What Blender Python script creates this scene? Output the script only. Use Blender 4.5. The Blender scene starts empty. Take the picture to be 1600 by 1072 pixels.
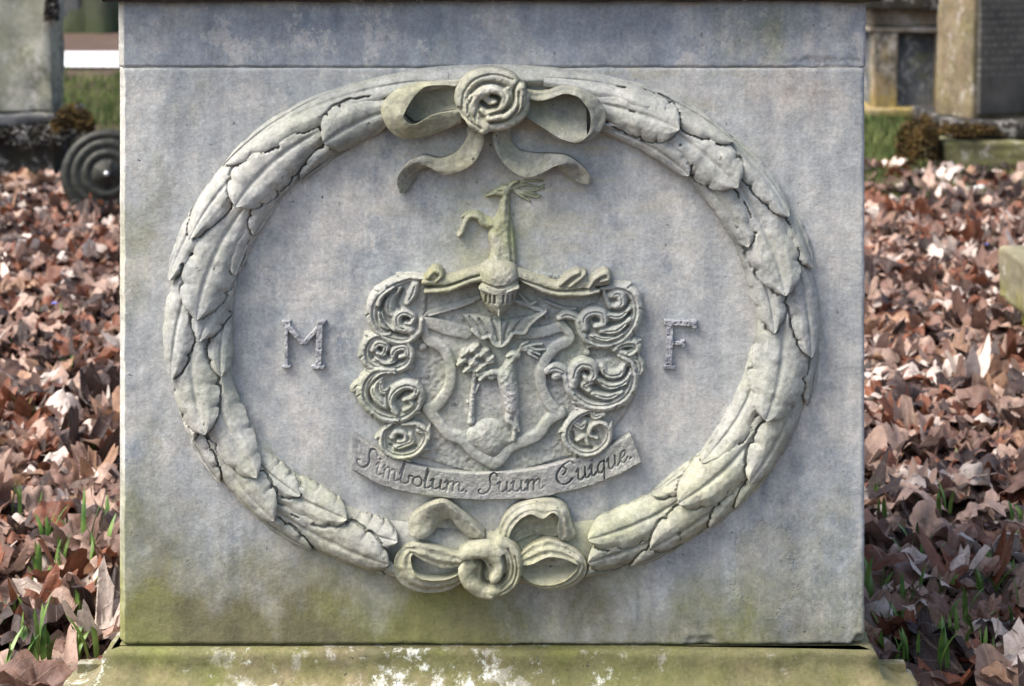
import bpy, math, random
import numpy as np
from mathutils import Vector, Matrix

# ------------------------------------------------------------------ camera, sky, sun, exposure
HC, D, F = 1.18, 2.5, 2660.0            # camera height, distance to the carved face (y=0), focal length in px of a 1600 px frame
HR = -100.0                             # horizon row
S = D / F                               # metres per photo pixel on the carved face
scene = bpy.context.scene
COL = scene.collection
cam_d = bpy.data.cameras.new('camera'); cam = bpy.data.objects.new('camera', cam_d); COL.objects.link(cam)
cam.location = (0, -D, HC); cam.rotation_euler = (math.radians(90), 0, 0)
cam_d.sensor_width = 36.0; cam_d.lens = F / 1600 * 36.0
cam_d.shift_y = -(536 - HR) / 1600.0
cam_d.clip_start = 0.05; cam_d.clip_end = 500
cam_d.dof.use_dof = True; cam_d.dof.focus_distance = 2.47; cam_d.dof.aperture_fstop = 7.0
scene.camera = cam

SUN = Vector((-0.52, -0.20, 0.83)).normalized()      # towards the veiled sun: high on the left, raking the carved face
elev = math.asin(SUN.z); rot = math.atan2(SUN.x, SUN.y)
w = bpy.data.worlds.new('World'); scene.world = w; w.use_nodes = True
nt = w.node_tree; sky = nt.nodes.new('ShaderNodeTexSky'); sky.sky_type = 'NISHITA'; sky.sun_disc = False
sky.sun_elevation = elev; sky.sun_rotation = rot; sky.dust_density = 4.0; sky.ozone_density = 1.0; sky.air_density = 1.0
bg = nt.nodes['Background']; bg.inputs[1].default_value = 0.075
nt.links.new(sky.outputs[0], bg.inputs[0])
sd = bpy.data.lights.new('sun', 'SUN'); sd.energy = 1.5; sd.angle = math.radians(40.0); sd.color = (1, .965, .92)
so = bpy.data.objects.new('sun', sd); COL.objects.link(so)
so.rotation_euler = (-SUN).to_track_quat('-Z', 'Y').to_euler()
scene.view_settings.view_transform = 'Standard'; scene.view_settings.look = 'None'
scene.view_settings.exposure = 2.05; scene.view_settings.gamma = 1.0
scene.view_settings.use_curve_mapping = False

random.seed(7); rng = np.random.default_rng(11)

# ------------------------------------------------------------------ helpers: numbers
def vnoise(x, y, seed=0):
    xi = np.floor(x).astype(np.int64); yi = np.floor(y).astype(np.int64)
    fx = x - xi; fy = y - yi; fx = fx*fx*(3-2*fx); fy = fy*fy*(3-2*fy)
    def h(a, b):
        n = (a*374761393 + b*668265263 + seed*1442695041) & 0x7fffffff
        n = ((n ^ (n >> 13)) * 1274126177) & 0x7fffffff
        return ((n ^ (n >> 16)) & 0xffff) / 32767.5 - 1
    return (h(xi, yi)*(1-fx) + h(xi+1, yi)*fx)*(1-fy) + (h(xi, yi+1)*(1-fx) + h(xi+1, yi+1)*fx)*fy
def fbm(x, y, sc, seed=0, oct=3):
    o = 0; a = 1
    for k in range(oct): o = o + a*vnoise(x/sc + 17.3*k, y/sc + 5.1*k, seed+k); a *= .5; sc *= .5
    return o
def spline(P, n):
    P = np.array(P, float); d = np.r_[0, np.cumsum(np.linalg.norm(np.diff(P[:, :2], axis=0), axis=1) + 1e-6)]
    E = np.vstack([2*P[0]-P[1], P, 2*P[-1]-P[-2]])
    t = np.linspace(0, d[-1], n); i = np.clip(np.searchsorted(d, t, side='right')-1, 0, len(P)-2)
    u = ((t - d[i])/(d[i+1]-d[i]))[:, None]
    p0, p1, p2, p3 = E[i], E[i+1], E[i+2], E[i+3]
    return .5*((2*p1) + (p2-p0)*u + (2*p0-5*p1+4*p2-p3)*u*u + (3*p1-p0-3*p2+p3)*u**3)
def plen(P): P = np.array(P, float); return np.linalg.norm(np.diff(P[:, :2], axis=0), axis=1).sum()
def W3(px, py, h, h0=0.0):               # face pixel + height in px -> world; h0 = mean height of the piece
    k = (D - h0*S)/D
    return np.stack([(px-800)*S*k, -h*S, HC - (py-HR)*S*k], -1)
def rowd(row): return F*HC/(row-HR)      # distance of a ground row
def G(px, row, z=0.0):
    d = rowd(row); return Vector(((px-800)*d/F, d-D, z))

# ------------------------------------------------------------------ helpers: objects
def mesh_obj(name, v, f, mat=None, parent=None, smooth=True):
    me = bpy.data.meshes.new(name)
    v = np.asarray(v, np.float64)
    if isinstance(f, np.ndarray):
        k = f.shape[1]; me.vertices.add(len(v)); me.vertices.foreach_set('co', v.ravel())
        me.loops.add(f.size); me.loops.foreach_set('vertex_index', f.ravel().astype(np.int32))
        me.polygons.add(len(f)); me.polygons.foreach_set('loop_start', np.arange(0, f.size, k, dtype=np.int32))
        me.update(calc_edges=True)
    else:
        me.from_pydata([tuple(a) for a in v], [], f)
    me.polygons.foreach_set('use_smooth', np.full(len(me.polygons), smooth))
    o = bpy.data.objects.new(name, me); COL.objects.link(o)
    if mat: me.materials.append(mat)
    if parent: o.parent = parent
    return o
def thing(name, loc=(0, 0, 0)):
    o = bpy.data.objects.new(name, None); o.location = loc; COL.objects.link(o); return o
def tag(o, label=None, cat=None, group=None, kind=None):
    for k, v in (('label', label), ('category', cat), ('group', group), ('kind', kind)):
        if v: o[k] = v
    return o
def under(o, parent):                    # parent while keeping world coordinates (parents are unrotated)
    o.parent = parent; o.matrix_parent_inverse = Matrix.Translation(-parent_world(parent)); return o
def parent_world(p):
    l = Vector(p.location); q = p.parent
    while q: l = l + Vector(q.location); q = q.parent
    return l
def quads(nr, nc, flip=False):
    a = np.arange(nr*nc).reshape(nr, nc)
    q = np.stack([a[:-1, :-1], a[:-1, 1:], a[1:, 1:], a[1:, :-1]], -1).reshape(-1, 4)
    return q[:, ::-1] if flip else q

# ------------------------------------------------------------------ materials
class M:
    def __init__(s, name):
        s.m = bpy.data.materials.new(name); s.m.use_nodes = True; s.t = s.m.node_tree
        s.b = s.t.nodes['Principled BSDF']; s.b.inputs['Roughness'].default_value = .9
        s.b.inputs['Specular IOR Level'].default_value = .2
        g = s.t.nodes.new('ShaderNodeNewGeometry'); s.pos = g.outputs['Position']
    def L(s, a, b): s.t.links.new(a, b)
    def n(s, ty, **kw):
        x = s.t.nodes.new(ty)
        for k, v in kw.items(): setattr(x, k, v)
        return x
    def put(s, inp, v):
        if hasattr(v, 'node'): s.L(v, inp)
        elif isinstance(v, (tuple, list)): inp.default_value = (*v, 1) if len(v) == 3 and len(inp.default_value) == 4 else v
        else: inp.default_value = v
    def vec(s, scale=(1, 1, 1), loc=(0, 0, 0)):
        x = s.n('ShaderNodeMapping'); s.L(s.pos, x.inputs[0]); x.inputs['Scale'].default_value = scale; x.inputs['Location'].default_value = loc
        return x.outputs[0]
    def noise(s, scale, detail=6, rough=.6, vec=None, dist=0.0):
        x = s.n('ShaderNodeTexNoise'); s.L(vec or s.pos, x.inputs['Vector'])
        x.inputs['Scale'].default_value = scale; x.inputs['Detail'].default_value = detail
        x.inputs['Roughness'].default_value = rough; x.inputs['Distortion'].default_value = dist
        return x.outputs[0]
    def ramp(s, fac, a, b, lo=0.0, hi=1.0):
        x = s.n('ShaderNodeMapRange'); s.put(x.inputs[0], fac)
        x.inputs[1].default_value = a; x.inputs[2].default_value = b; x.inputs[3].default_value = lo; x.inputs[4].default_value = hi
        return x.outputs[0]
    def mix(s, fac, a, b, blend='MIX'):
        x = s.n('ShaderNodeMix', data_type='RGBA', blend_type=blend)
        s.put(x.inputs[0], fac); s.put(x.inputs[6], a); s.put(x.inputs[7], b); return x.outputs[2]
    def math(s, op, a, b=0.0):
        x = s.n('ShaderNodeMath', operation=op); s.put(x.inputs[0], a); s.put(x.inputs[1], b); return x.outputs[0]
    def z(s):
        x = s.n('ShaderNodeSeparateXYZ'); s.L(s.pos, x.inputs[0]); return x.outputs[2]
    def blot(s, c, r, soft):             # 1 near point c (metres)
        x = s.n('ShaderNodeVectorMath', operation='DISTANCE'); s.L(s.pos, x.inputs[0]); x.inputs[1].default_value = c
        return s.ramp(x.outputs['Value'], r, r-soft)
    def bump(s, h, st, dist, prev=None):
        x = s.n('ShaderNodeBump'); s.put(x.inputs['Height'], h); x.inputs['Strength'].default_value = st; x.inputs['Distance'].default_value = dist
        if prev: s.L(prev, x.inputs['Normal'])
        return x.outputs[0]
    def done(s, col, bump=None):
        s.put(s.b.inputs['Base Color'], col)
        if bump: s.L(bump, s.b.inputs['Normal'])
        return s.m

def stone(name, base, cream, blue, cream_r=(.5, .62), blue_r=(.47, .60), green=(.16, .15, .05), gz=(.42, .12), gmax=.85,
          extra_green=0.0, lichen=0.0, pits=.8, bs=1.0, crest=False, seed=0, crust=.4, sun_arris=0.0, streak=.15, lich_sun_at=()):
    m = M(name); v = m.vec((1, 1, 1), (seed*3.1, seed*1.7, 0)); vs = m.vec((1, 1, .45), (seed*1.3, 0, seed))
    col = m.mix(m.ramp(m.noise(5.5, 10, .72, v), *cream_r), base, cream)
    patch = m.math('MULTIPLY', m.ramp(m.noise(4.5, 10, .74, vs), *blue_r), m.ramp(m.noise(30, 4, .7, v), .3, .62))
    col = m.mix(m.math('MULTIPLY', patch, .85), col, blue)
    # pale flaking crust
    fl = m.ramp(m.noise(9, 10, .78, m.vec((1, 1, .8), (4+seed, 2, 1))), .555, .59)
    col = m.mix(m.math('MULTIPLY', fl, crust), col, (.60, .575, .53))
    if sun_arris:  # pale tint paints sunlight onto the left chamfer
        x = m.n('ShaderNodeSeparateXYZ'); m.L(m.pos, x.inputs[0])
        k = m.ramp(m.math('ADD', x.outputs[0], m.math('MULTIPLY', m.noise(60, 4, .7), .006)), sun_arris+.004, sun_arris+.002)
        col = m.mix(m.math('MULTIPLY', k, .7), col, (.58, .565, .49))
    gn = m.noise(6, 8, .66, m.vec((1, 1, .7), (9+seed, 3, 0)))
    gf = m.ramp(m.z(), gz[0], gz[1])
    xx_ = m.n('ShaderNodeSeparateXYZ'); m.L(m.pos, xx_.inputs[0]); gf = m.math('SUBTRACT', gf, m.math('MULTIPLY', m.math('ADD', xx_.outputs[0], .25), .42 if crest else 0.0))
    gf = m.math('MULTIPLY', m.ramp(m.math('ADD', gf, m.math('MULTIPLY', m.math('SUBTRACT', gn, .5), 3.0)), .15, 1.05), gmax)
    if extra_green: gf = m.math('MAXIMUM', gf, m.math('MULTIPLY', m.ramp(m.noise(7, 8, .65, m.vec((1, 1, 1), (2, 6+seed, 1))), .42, .66), extra_green))
    col = m.mix(gf, col, m.mix(m.ramp(m.noise(4, 5, .6, m.vec((1, 1, 1.5), (5, 1, seed))), .42, .6), green, tuple(a*b for a, b in zip(green, (1.35, 1.5, .9)))))
    st = m.noise(1, 6, .65, m.vec((26, 26, 1.6), (seed, 0, 0)))
    col = m.mix(streak, col, m.mix(m.ramp(st, .3, .7), (.7, .71, .74), (1.18, 1.17, 1.14)), 'MULTIPLY')
    if crest:
        k = m.math('MULTIPLY', m.blot((-.018, 0, .74), .12, .1), m.ramp(m.noise(16, 6, .7), .38, .6))
        col = m.mix(m.math('MULTIPLY', k, .6), col, (.28, .29, .10))
        k = m.math('MULTIPLY', m.blot((.06, 0, .99), .42, .3), m.ramp(m.noise(11, 8, .75, m.vec((.6, 1, 3))), .5, .6))
        col = m.mix(m.math('MULTIPLY', k, .6), col, (.47, .43, .28))
        k = m.math('MULTIPLY', m.blot((.41, 0, .98), .10, .09), m.ramp(m.noise(14, 7, .7), .4, .62))
        col = m.mix(m.math('MULTIPLY', k, .6), col, (.34, .24, .18))
        wv = m.math('ADD', m.noise(14, 5, .7), 0.0)       # spalled patch low on the right
        x = m.n('ShaderNodeVectorMath', operation='DISTANCE'); m.L(m.vec((1, 1, .8)), x.inputs[0]); x.inputs[1].default_value = (.372, 0, .20)
        k = m.ramp(m.math('ADD', x.outputs['Value'], m.math('MULTIPLY', wv, .09)), .098, .095)
        col = m.mix(m.math('MULTIPLY', k, .28), col, (.36, .345, .26))
        spall = k
    fine = m.noise(170, 5, .75)
    col = m.mix(.75, col, m.mix(m.ramp(fine, .3, .7), (.66, .66, .66), (1.2, 1.2, 1.2)), 'MULTIPLY')
    col = m.mix(.8, col, m.mix(m.ramp(m.noise(38, 5, .7, v), .33, .68), (.74, .74, .75), (1.12, 1.12, 1.11)), 'MULTIPLY')
    pt = m.math('MULTIPLY', m.ramp(m.noise(85, 3, .6, m.vec((1, 1, .8), (3, 3, seed))), .67, .72), m.ramp(m.noise(9, 3, .6), .42, .6))
    col = m.mix(m.math('MULTIPLY', pt, pits), col, (.06, .06, .055))
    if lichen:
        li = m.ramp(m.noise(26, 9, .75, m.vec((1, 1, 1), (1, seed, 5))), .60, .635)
        if lich_sun_at:
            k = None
            for c_, r_ in lich_sun_at: q = m.blot(c_, r_, r_*.8); k = q if k is None else m.math('MAXIMUM', k, q)
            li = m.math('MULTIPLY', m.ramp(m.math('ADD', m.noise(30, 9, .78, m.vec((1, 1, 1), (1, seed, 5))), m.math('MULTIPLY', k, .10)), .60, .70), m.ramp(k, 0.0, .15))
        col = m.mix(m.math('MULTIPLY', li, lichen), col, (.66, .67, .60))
    b = m.bump(m.noise(45, 8, .72), .35*bs, .006)
    if crest: b = m.bump(m.math('MULTIPLY', spall, -1.0), .35, .003, b)
    b = m.bump(fine, .45*bs, .0016, b)
    b = m.bump(m.math('MULTIPLY', pt, -1.0), .5*bs, .003, b)
    return m.done(col, b)

LAV, CRE, BLU = (.46, .47, .455), (.62, .595, .535), (.22, .26, .29)
mat_face = stone('weathered_sandstone', LAV, CRE, BLU, crest=True, crust=.7, cream_r=(.48, .60), streak=.7, sun_arris=(194-800)*S, gz=(.42, .17), gmax=.88, green=(.15, .135, .05))
mat_upper = stone('upper_sandstone', (.33, .36, .385), (.52, .505, .475), (.19, .23, .275), cream_r=(.48, .6), blue_r=(.45, .58), gz=(-1, -2), seed=2, crust=.6, streak=.5, sun_arris=(194-800)*S)
mat_plinth = stone('mossy_sandstone', (.17, .155, .085), (.27, .22, .13), (.13, .12, .06), gz=(.25, -.1), gmax=.5, green=(.12, .13, .025), lichen=.95, lich_sun_at=(((-.10, -.05, .06), .22), ((-.63, -.02, .09), .07), ((-.35, -.06, .06), .12), ((.10, -.07, .06), .10)), extra_green=.6, seed=3)  # white spots: lichen along the front, painted sunlight on the left corner
mat_wreath = stone('carved_leaf_stone', (.395, .40, .37), (.48, .475, .435), (.20, .215, .225), blue_r=(.46, .60), gz=(.6, .15), gmax=.45, green=(.37, .34, .19), extra_green=.16, pits=.95, seed=4, bs=1.1)
mat_bow = stone('carved_ribbon_stone', (.34, .345, .29), (.44, .43, .36), (.17, .18, .18), blue_r=(.47, .61), gz=(.5, .2), gmax=.35, green=(.34, .29, .15), extra_green=.35, pits=.9, seed=5, bs=1.3)
mat_arms = stone('carved_arms_stone', (.37, .38, .34), (.45, .44, .39), (.25, .27, .30), blue_r=(.5, .66), gz=(-1, -2), green=(.27, .27, .13), extra_green=.3, pits=.8, lichen=.25, seed=6)
mat_helm = stone('helmet_stone', (.31, .305, .25), (.36, .31, .23), (.24, .24, .22), gz=(-1, -2), extra_green=.45, green=(.30, .29, .12), seed=7)
mat_crest = stone('algae_crest_stone', (.33, .34, .24), (.40, .39, .29), (.28, .29, .28), gz=(-1, -2), extra_green=.7, green=(.27, .28, .09), seed=8)
mat_banner = stone('banner_stone', (.34, .335, .31), (.41, .40, .36), (.26, .27, .27), gz=(-1, -2), extra_green=.15, green=(.3, .29, .18), seed=9)
mat_letter = stone('corroded_letter_stone', (.37, .38, .40), (.52, .51, .48), (.12, .13, .165), blue_r=(.42, .58), gz=(-1, -2), lichen=.0, seed=12)
mat_cornice = stone('cornice_shade_stone', (.06, .055, .05), (.09, .08, .07), (.05, .05, .05), gz=(-1, -2), seed=13)  # near-black tone puts the shade at the cornice into its colour

# ------------------------------------------------------------------ relief tools
class HF:
    """a carved piece as a height field over the face, in photo pixels"""
    def __init__(s, x0, y0, x1, y1, step=1.0, low=-6.0):
        s.xs = np.arange(x0, x1+step, step); s.ys = np.arange(y0, y1+step, step); s.st = step; s.low = low
        s.X, s.Y = np.meshgrid(s.xs, s.ys); s.H = np.full(s.X.shape, low)
    def win(s, x, y, r):
        i0 = max(0, int((x-r-s.xs[0])/s.st)); i1 = min(len(s.xs), int((x+r-s.xs[0])/s.st)+2)
        j0 = max(0, int((y-r-s.ys[0])/s.st)); j1 = min(len(s.ys), int((y+r-s.ys[0])/s.st)+2)
        return slice(j0, j1), slice(i0, i1)
    def stroke(s, P, r, base, h, op='max', p=.5):
        P = np.array(P, float); n = max(4, int(plen(P)/.8)); C = spline(P, n)
        def arr(q):
            q = np.atleast_1d(np.array(q, float)); return np.interp(np.linspace(0, 1, n), np.linspace(0, 1, len(q)), q)
        R, B, Hh = arr(r), arr(base), arr(h)
        for (x, y), rr, b, hh in zip(C, R, B, Hh):
            if rr < .3: continue
            w_ = s.win(x, y, rr); d2 = ((s.X[w_]-x)**2 + (s.Y[w_]-y)**2)/(rr*rr)
            ins = d2 < 1; pr = np.where(ins, np.maximum(1-d2, 0)**p, 0)
            if op == 'max': s.H[w_] = np.where(ins, np.maximum(s.H[w_], b+hh*pr), s.H[w_])
            else:
                t = s.H[w_]; s.H[w_] = np.where(ins, np.minimum(t, np.maximum(b - hh*pr, s.low)), t)
        return s
    def groove(s, P, r, depth):
        """cut a groove of given depth below the present surface"""
        P = np.array(P, float); n = max(4, int(plen(P)/.8)); C = spline(P, n); cut = np.zeros_like(s.H)
        for x, y in C:
            w_ = s.win(x, y, r); d2 = ((s.X[w_]-x)**2 + (s.Y[w_]-y)**2)/(r*r)
            cut[w_] = np.maximum(cut[w_], np.where(d2 < 1, (1-np.sqrt(d2)), 0))
        s.H = np.where(s.H > 0, s.H - cut*depth, s.H); return s
    def sdf(s, poly):
        P = np.array(poly, float); Q = np.roll(P, -1, axis=0); d = np.full(s.X.shape, 1e9); ins = np.zeros(s.X.shape, bool)
        for (ax, ay), (bx, by) in zip(P, Q):
            ex, ey = bx-ax, by-ay; wx, wy = s.X-ax, s.Y-ay
            t = np.clip((wx*ex+wy*ey)/(ex*ex+ey*ey+1e-9), 0, 1)
            d = np.minimum(d, (wx-ex*t)**2+(wy-ey*t)**2)
            c = ((ay > s.Y) != (by > s.Y)) & (s.X < (bx-ax)*(s.Y-ay)/(by-ay+1e-12)+ax); ins ^= c
        return np.where(ins, np.sqrt(d), -np.sqrt(d))
    def poly(s, P, base, h=0.0, edge=8.0, smooth=True, op='max', p=.5):
        if smooth: P = spline(list(P)+[P[0]], max(24, int(plen(list(P)+[P[0]])/5)))[:-1]
        d = s.sdf(P); pr = np.clip(d/edge, 0, 1); val = base + h*(1-(1-pr)**2)**p
        s.H = np.where(d > 0, np.maximum(s.H, val) if op == 'max' else val, s.H); return s
    def rough(s, amp, sc, seed=0, oct=3):
        s.H = np.where(s.H > -3, s.H + amp*fbm(s.X, s.Y, sc, seed, oct), s.H); return s
    def blur(s, k=1):
        for _ in range(k):
            H = np.pad(s.H, 1, mode='edge'); H = (H[:-2]+2*H[1:-1]+H[2:])/4; s.H = (H[:, :-2]+2*H[:, 1:-1]+H[:, 2:])/4
        return s
    def build(s, name, mat, parent, h0=None):
        if h0 is None: h0 = max(0, float(np.mean(s.H[s.H > 0])))
        V = W3(s.X, s.Y, s.H, h0).reshape(-1, 3); q = quads(*s.H.shape, flip=True)
        keep = (s.H.ravel()[q] > s.low+.02).any(1); q = q[keep]
        u, inv = np.unique(q, return_inverse=True)
        return mesh_obj(name, V[u], inv.reshape(-1, 4), mat, parent)

def patch(A, B, bulge=0.0, n=48, m=12, floor=-4.0, rough=.6, seed=0, grooves=0, gd=1.2):
    """ruled band between two edge curves (x,y,h) with walls down to the face"""
    a, b = spline(A, n), spline(B, n); v = np.linspace(0, 1, m)[None, :, None]
    P = a[:, None]*(1-v) + b[:, None]*v
    bl = bulge*(1-(2*v[..., 0]-1)**2)
    P[..., 2] += bl + rough*1.2*fbm(P[..., 0], P[..., 1], 17, seed) + rough*.5*fbm(P[..., 0], P[..., 1], 5, seed+3)
    if grooves: P[..., 2] += gd*np.cos(v[..., 0]*2*math.pi*grooves)
    return P, floor
def build_patches(name, plist, mat, parent, h0=None):
    vs, fs, off = [], [], 0
    allh = np.concatenate([p[0][..., 2].ravel() for p in plist]); h0 = float(np.mean(allh)) if h0 is None else h0
    for P, floor in plist:
        n, m = P.shape[:2]
        # orientation
        e1 = P[1, 0, :2]-P[0, 0, :2]; e2 = P[0, 1, :2]-P[0, 0, :2]
        mid = P[n//2, m//2]; e1 = P[n//2+1, m//2, :2]-mid[:2]; e2 = P[n//2, m//2+1, :2]-mid[:2]
        cr = e1[0]*e2[1]-e1[1]*e2[0]; flip = cr > 0
        V = W3(P[..., 0], P[..., 1], P[..., 2], h0).reshape(-1, 3); vs.append(V); fs.append(quads(n, m, flip=not flip)+off); off += len(V)
        ring = np.concatenate([P[:, 0], P[-1, 1:], P[::-1, -1][1:], P[0, ::-1][1:]])
        c = ring[:, :2].mean(0)
        lo = ring.copy(); lo[:, 2] = floor
        R = np.stack([ring, lo], 1); V = W3(R[..., 0], R[..., 1], R[..., 2], h0).reshape(-1, 3)
        vs.append(V); fs.append(quads(len(ring), 2, flip=flip)+off); off += len(V)
    return mesh_obj(name, np.vstack(vs), np.vstack(fs), mat, parent)

# ------------------------------------------------------------------ the ground
mg = M('soil'); c = mg.mix(mg.ramp(mg.noise(3, 8, .7), .35, .65), (.035, .022, .016), (.085, .055, .04))
c = mg.mix(mg.ramp(mg.noise(45, 6, .7), .4, .7), c, (.13, .085, .06))
mat_soil = mg.done(c, mg.bump(mg.noise(40, 8, .7), .8, .02))
gx = np.linspace(-1, 1, 181); gx = np.sign(gx)*np.abs(gx)**2.6*150; gy = np.r_[np.linspace(-6, 12, 150), np.linspace(12.5, 200, 50)]
XX, YY = np.meshgrid(gx, gy)
ZZ = .018*fbm(XX, YY, .6, 3) * np.clip(1.5-np.hypot(XX, YY)/12, .1, 1) - .01
ground = mesh_obj('ground', np.stack([XX, YY, ZZ], -1).reshape(-1, 3), quads(*XX.shape), mat_soil)
tag(ground, kind='structure')

# ------------------------------------------------------------------ the monument: blocks
CX = (769-800)*S
mon = thing('monument', (CX, .4, 0))
tag(mon, 'pale sandstone monument block carved with an oval leaf wreath and coat of arms', 'monument')
DEP = .78
def slab(name, x0, x1, y0, y1, mat, step=3.0, lift=0.0, chips=(), lch=12.0, seed=1):
    xs = np.r_[np.arange(x0, x0+lch+4, .8), np.arange(x0+lch+5, x1-6, step), x1-5, x1-2.5, x1-.8, x1]
    ys = np.r_[y0, y0+1.5, np.arange(y0+4, y1-4, step), y1-3, y1-1, y1]
    X, Y = np.meshgrid(xs, ys)
    H = lift + .7*fbm(X, Y, 140, seed) + .35*fbm(X, Y, 22, seed+5)
    wob = .8*fbm(X*0, Y, 30, seed+9)+.8*fbm(X*0, Y, 7, seed+8, 2)
    H -= np.clip((x0+lch+wob*.8-X), 0, lch)*1.6
    H -= np.clip((X-(x1-5)+wob*.6), 0, 6)**2*.30
    eb = .5*fbm(X, Y*0, 25, seed+3)+.6*fbm(X, Y*0, 8, seed+4, 2)
    H -= np.clip(3+eb-(y1-Y), 0, 4)*1.1 + np.clip(2+eb*.7-(Y-y0), 0, 3)*.9
    for cx_, cy_, rx, ry, dp in chips:
        q = ((X-cx_)/rx)**2+((Y-cy_)/ry)**2 + .35*fbm(X, Y, 9, seed+7)
        H -= dp*np.clip(1-q, 0, 1)**.6
    V = W3(X, Y, H); V = list(V.reshape(-1, 3)); f = [tuple(q) for q in quads(*X.shape, flip=True)]
    # sides and back
    nr, nc = X.shape; idx = np.arange(nr*nc).reshape(nr, nc)
    ring = np.concatenate([idx[0], idx[1:, -1], idx[-1, ::-1][1:], idx[1:-1, 0][::-1]])
    n0 = len(V)
    for i in ring: p = V[i].copy(); p[1] = DEP; V.append(p)
    k = len(ring)
    for i in range(k): j = (i+1) % k; f.append((ring[i], ring[j], n0+j, n0+i))
    f.append(tuple(range(n0+k-1, n0-1, -1)))
    o = mesh_obj(name, V, f, mat); under(o, mon)
    return o
slab('carved_block', 183, 1352, 106.6, 1007.5, mat_face, chips=[(1346, 1004, 16, 14, 9), (1096, 1004, 26, 12, 3.5), (640, 1010, 40, 6, 3), (860, 1010, 60, 5, 3), (1352, 640, 4, 30, 2), (1290, 1010, 50, 6, 3)])
up = slab('upper_block', 181, 1354, -60, 105.4, mat_upper, lift=.6, chips=[(1290, 98, 60, 10, 3.0), (300, 106, 120, 3, 1.2)], seed=21)
# mortar between the two blocks
mj = M('mortar'); mat_mortar = mj.done(mj.mix(mj.ramp(mj.noise(30, 5), .45, .6), (.30, .28, .24), (.5, .48, .45)))
def box(x0, x1, y0, y1, z0, z1, bev=0.0):
    v = [(x0, y0, z0), (x1, y0, z0), (x1, y1, z0), (x0, y1, z0), (x0, y0, z1), (x1, y0, z1), (x1, y1, z1), (x0, y1, z1)]
    f = [(0, 3, 2, 1), (4, 5, 6, 7), (0, 1, 5, 4), (1, 2, 6, 5), (2, 3, 7, 6), (3, 0, 4, 7)]
    return v, f
def fz(row): return HC-(row-HR)*S
def fx(px): return (px-800)*S
v, f = box(fx(192), fx(1344), .0028, .5, fz(109), fz(103)); under(mesh_obj('mortar_joint', v, f, mat_mortar, smooth=False), mon)
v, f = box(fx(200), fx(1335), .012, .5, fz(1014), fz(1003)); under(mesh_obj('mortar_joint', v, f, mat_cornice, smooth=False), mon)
def loft_rect(name, prof, x0, x1, yb, mat, n_edge=160, amp=.0012, seed=0):
    """moulding: profile of (outset m, z) swept round front and sides"""
    V, f = [], []
    pts0 = []
    nx = n_edge
    for t in np.linspace(yb, 0, 30)[:-1]: pts0.append((x0, t, -1, 0))
    for t in np.linspace(x0, x1, nx): 
        pts0.append((t, 0, 0 if x0 < t < x1 else (-1 if t == x0 else 1), -1))
    for t in np.linspace(0, yb, 30)[1:]: pts0.append((x1, t, 1, 0))
    A = np.array(pts0); P = np.zeros((len(prof), len(A), 3))
    for i, (o_, z_) in enumerate(prof):
        P[i, :, 0] = A[:, 0]+A[:, 2]*o_; P[i, :, 1] = A[:, 1]+A[:, 3]*o_; P[i, :, 2] = z_
    u = P[..., 0]*1000+P[..., 1]*700
    nz = fbm(u, P[..., 2]*1000, 60, seed)*amp*1.6+fbm(u, P[..., 2]*1000, 16, seed+2)*amp
    P[..., 1] += nz*(A[:, 3] != 0); P[..., 0] += nz*(A[:, 2]); P[..., 2] += nz*.5*(np.arange(len(prof)) > 1)[:, None]
    q = quads(*P.shape[:2], flip=False)
    o = mesh_obj(name, P.reshape(-1, 3), q, mat); return o
zt = fz(1010.5)
cove = [(-.30, zt), (.008, zt), (.0145, zt-.002), (.0165, zt-.008), (.017, zt-.018)]
for a in np.linspace(0, 1, 12)[1:]: cove.append((.017+.048*(1-math.cos(a*math.pi/2))*1.0+.006*a, zt-.018-.040*math.sin(a*math.pi/2)))
cove += [(.078, zt-.0595), (.082, zt-.064), (.083, zt-.075), (.083, -.05)]
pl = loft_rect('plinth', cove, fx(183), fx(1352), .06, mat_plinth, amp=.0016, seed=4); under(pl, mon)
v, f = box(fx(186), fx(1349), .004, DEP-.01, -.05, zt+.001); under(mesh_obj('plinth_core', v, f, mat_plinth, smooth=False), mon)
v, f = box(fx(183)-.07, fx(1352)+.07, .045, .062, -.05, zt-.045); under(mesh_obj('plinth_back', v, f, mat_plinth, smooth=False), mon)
cz = fz(2)
cprof = [(.06, cz+.16), (.06, cz+.06), (.05, cz+.05), (.05, cz+.03), (.035, cz+.015), (.02, cz+.008), (.016, cz), (.014, cz-.0), (-.02, cz)]
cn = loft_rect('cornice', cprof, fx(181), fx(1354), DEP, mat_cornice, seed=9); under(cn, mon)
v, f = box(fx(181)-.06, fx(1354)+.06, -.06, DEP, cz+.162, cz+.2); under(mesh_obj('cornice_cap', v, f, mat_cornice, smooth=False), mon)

def mon_child(o): return under(o, mon)
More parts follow.
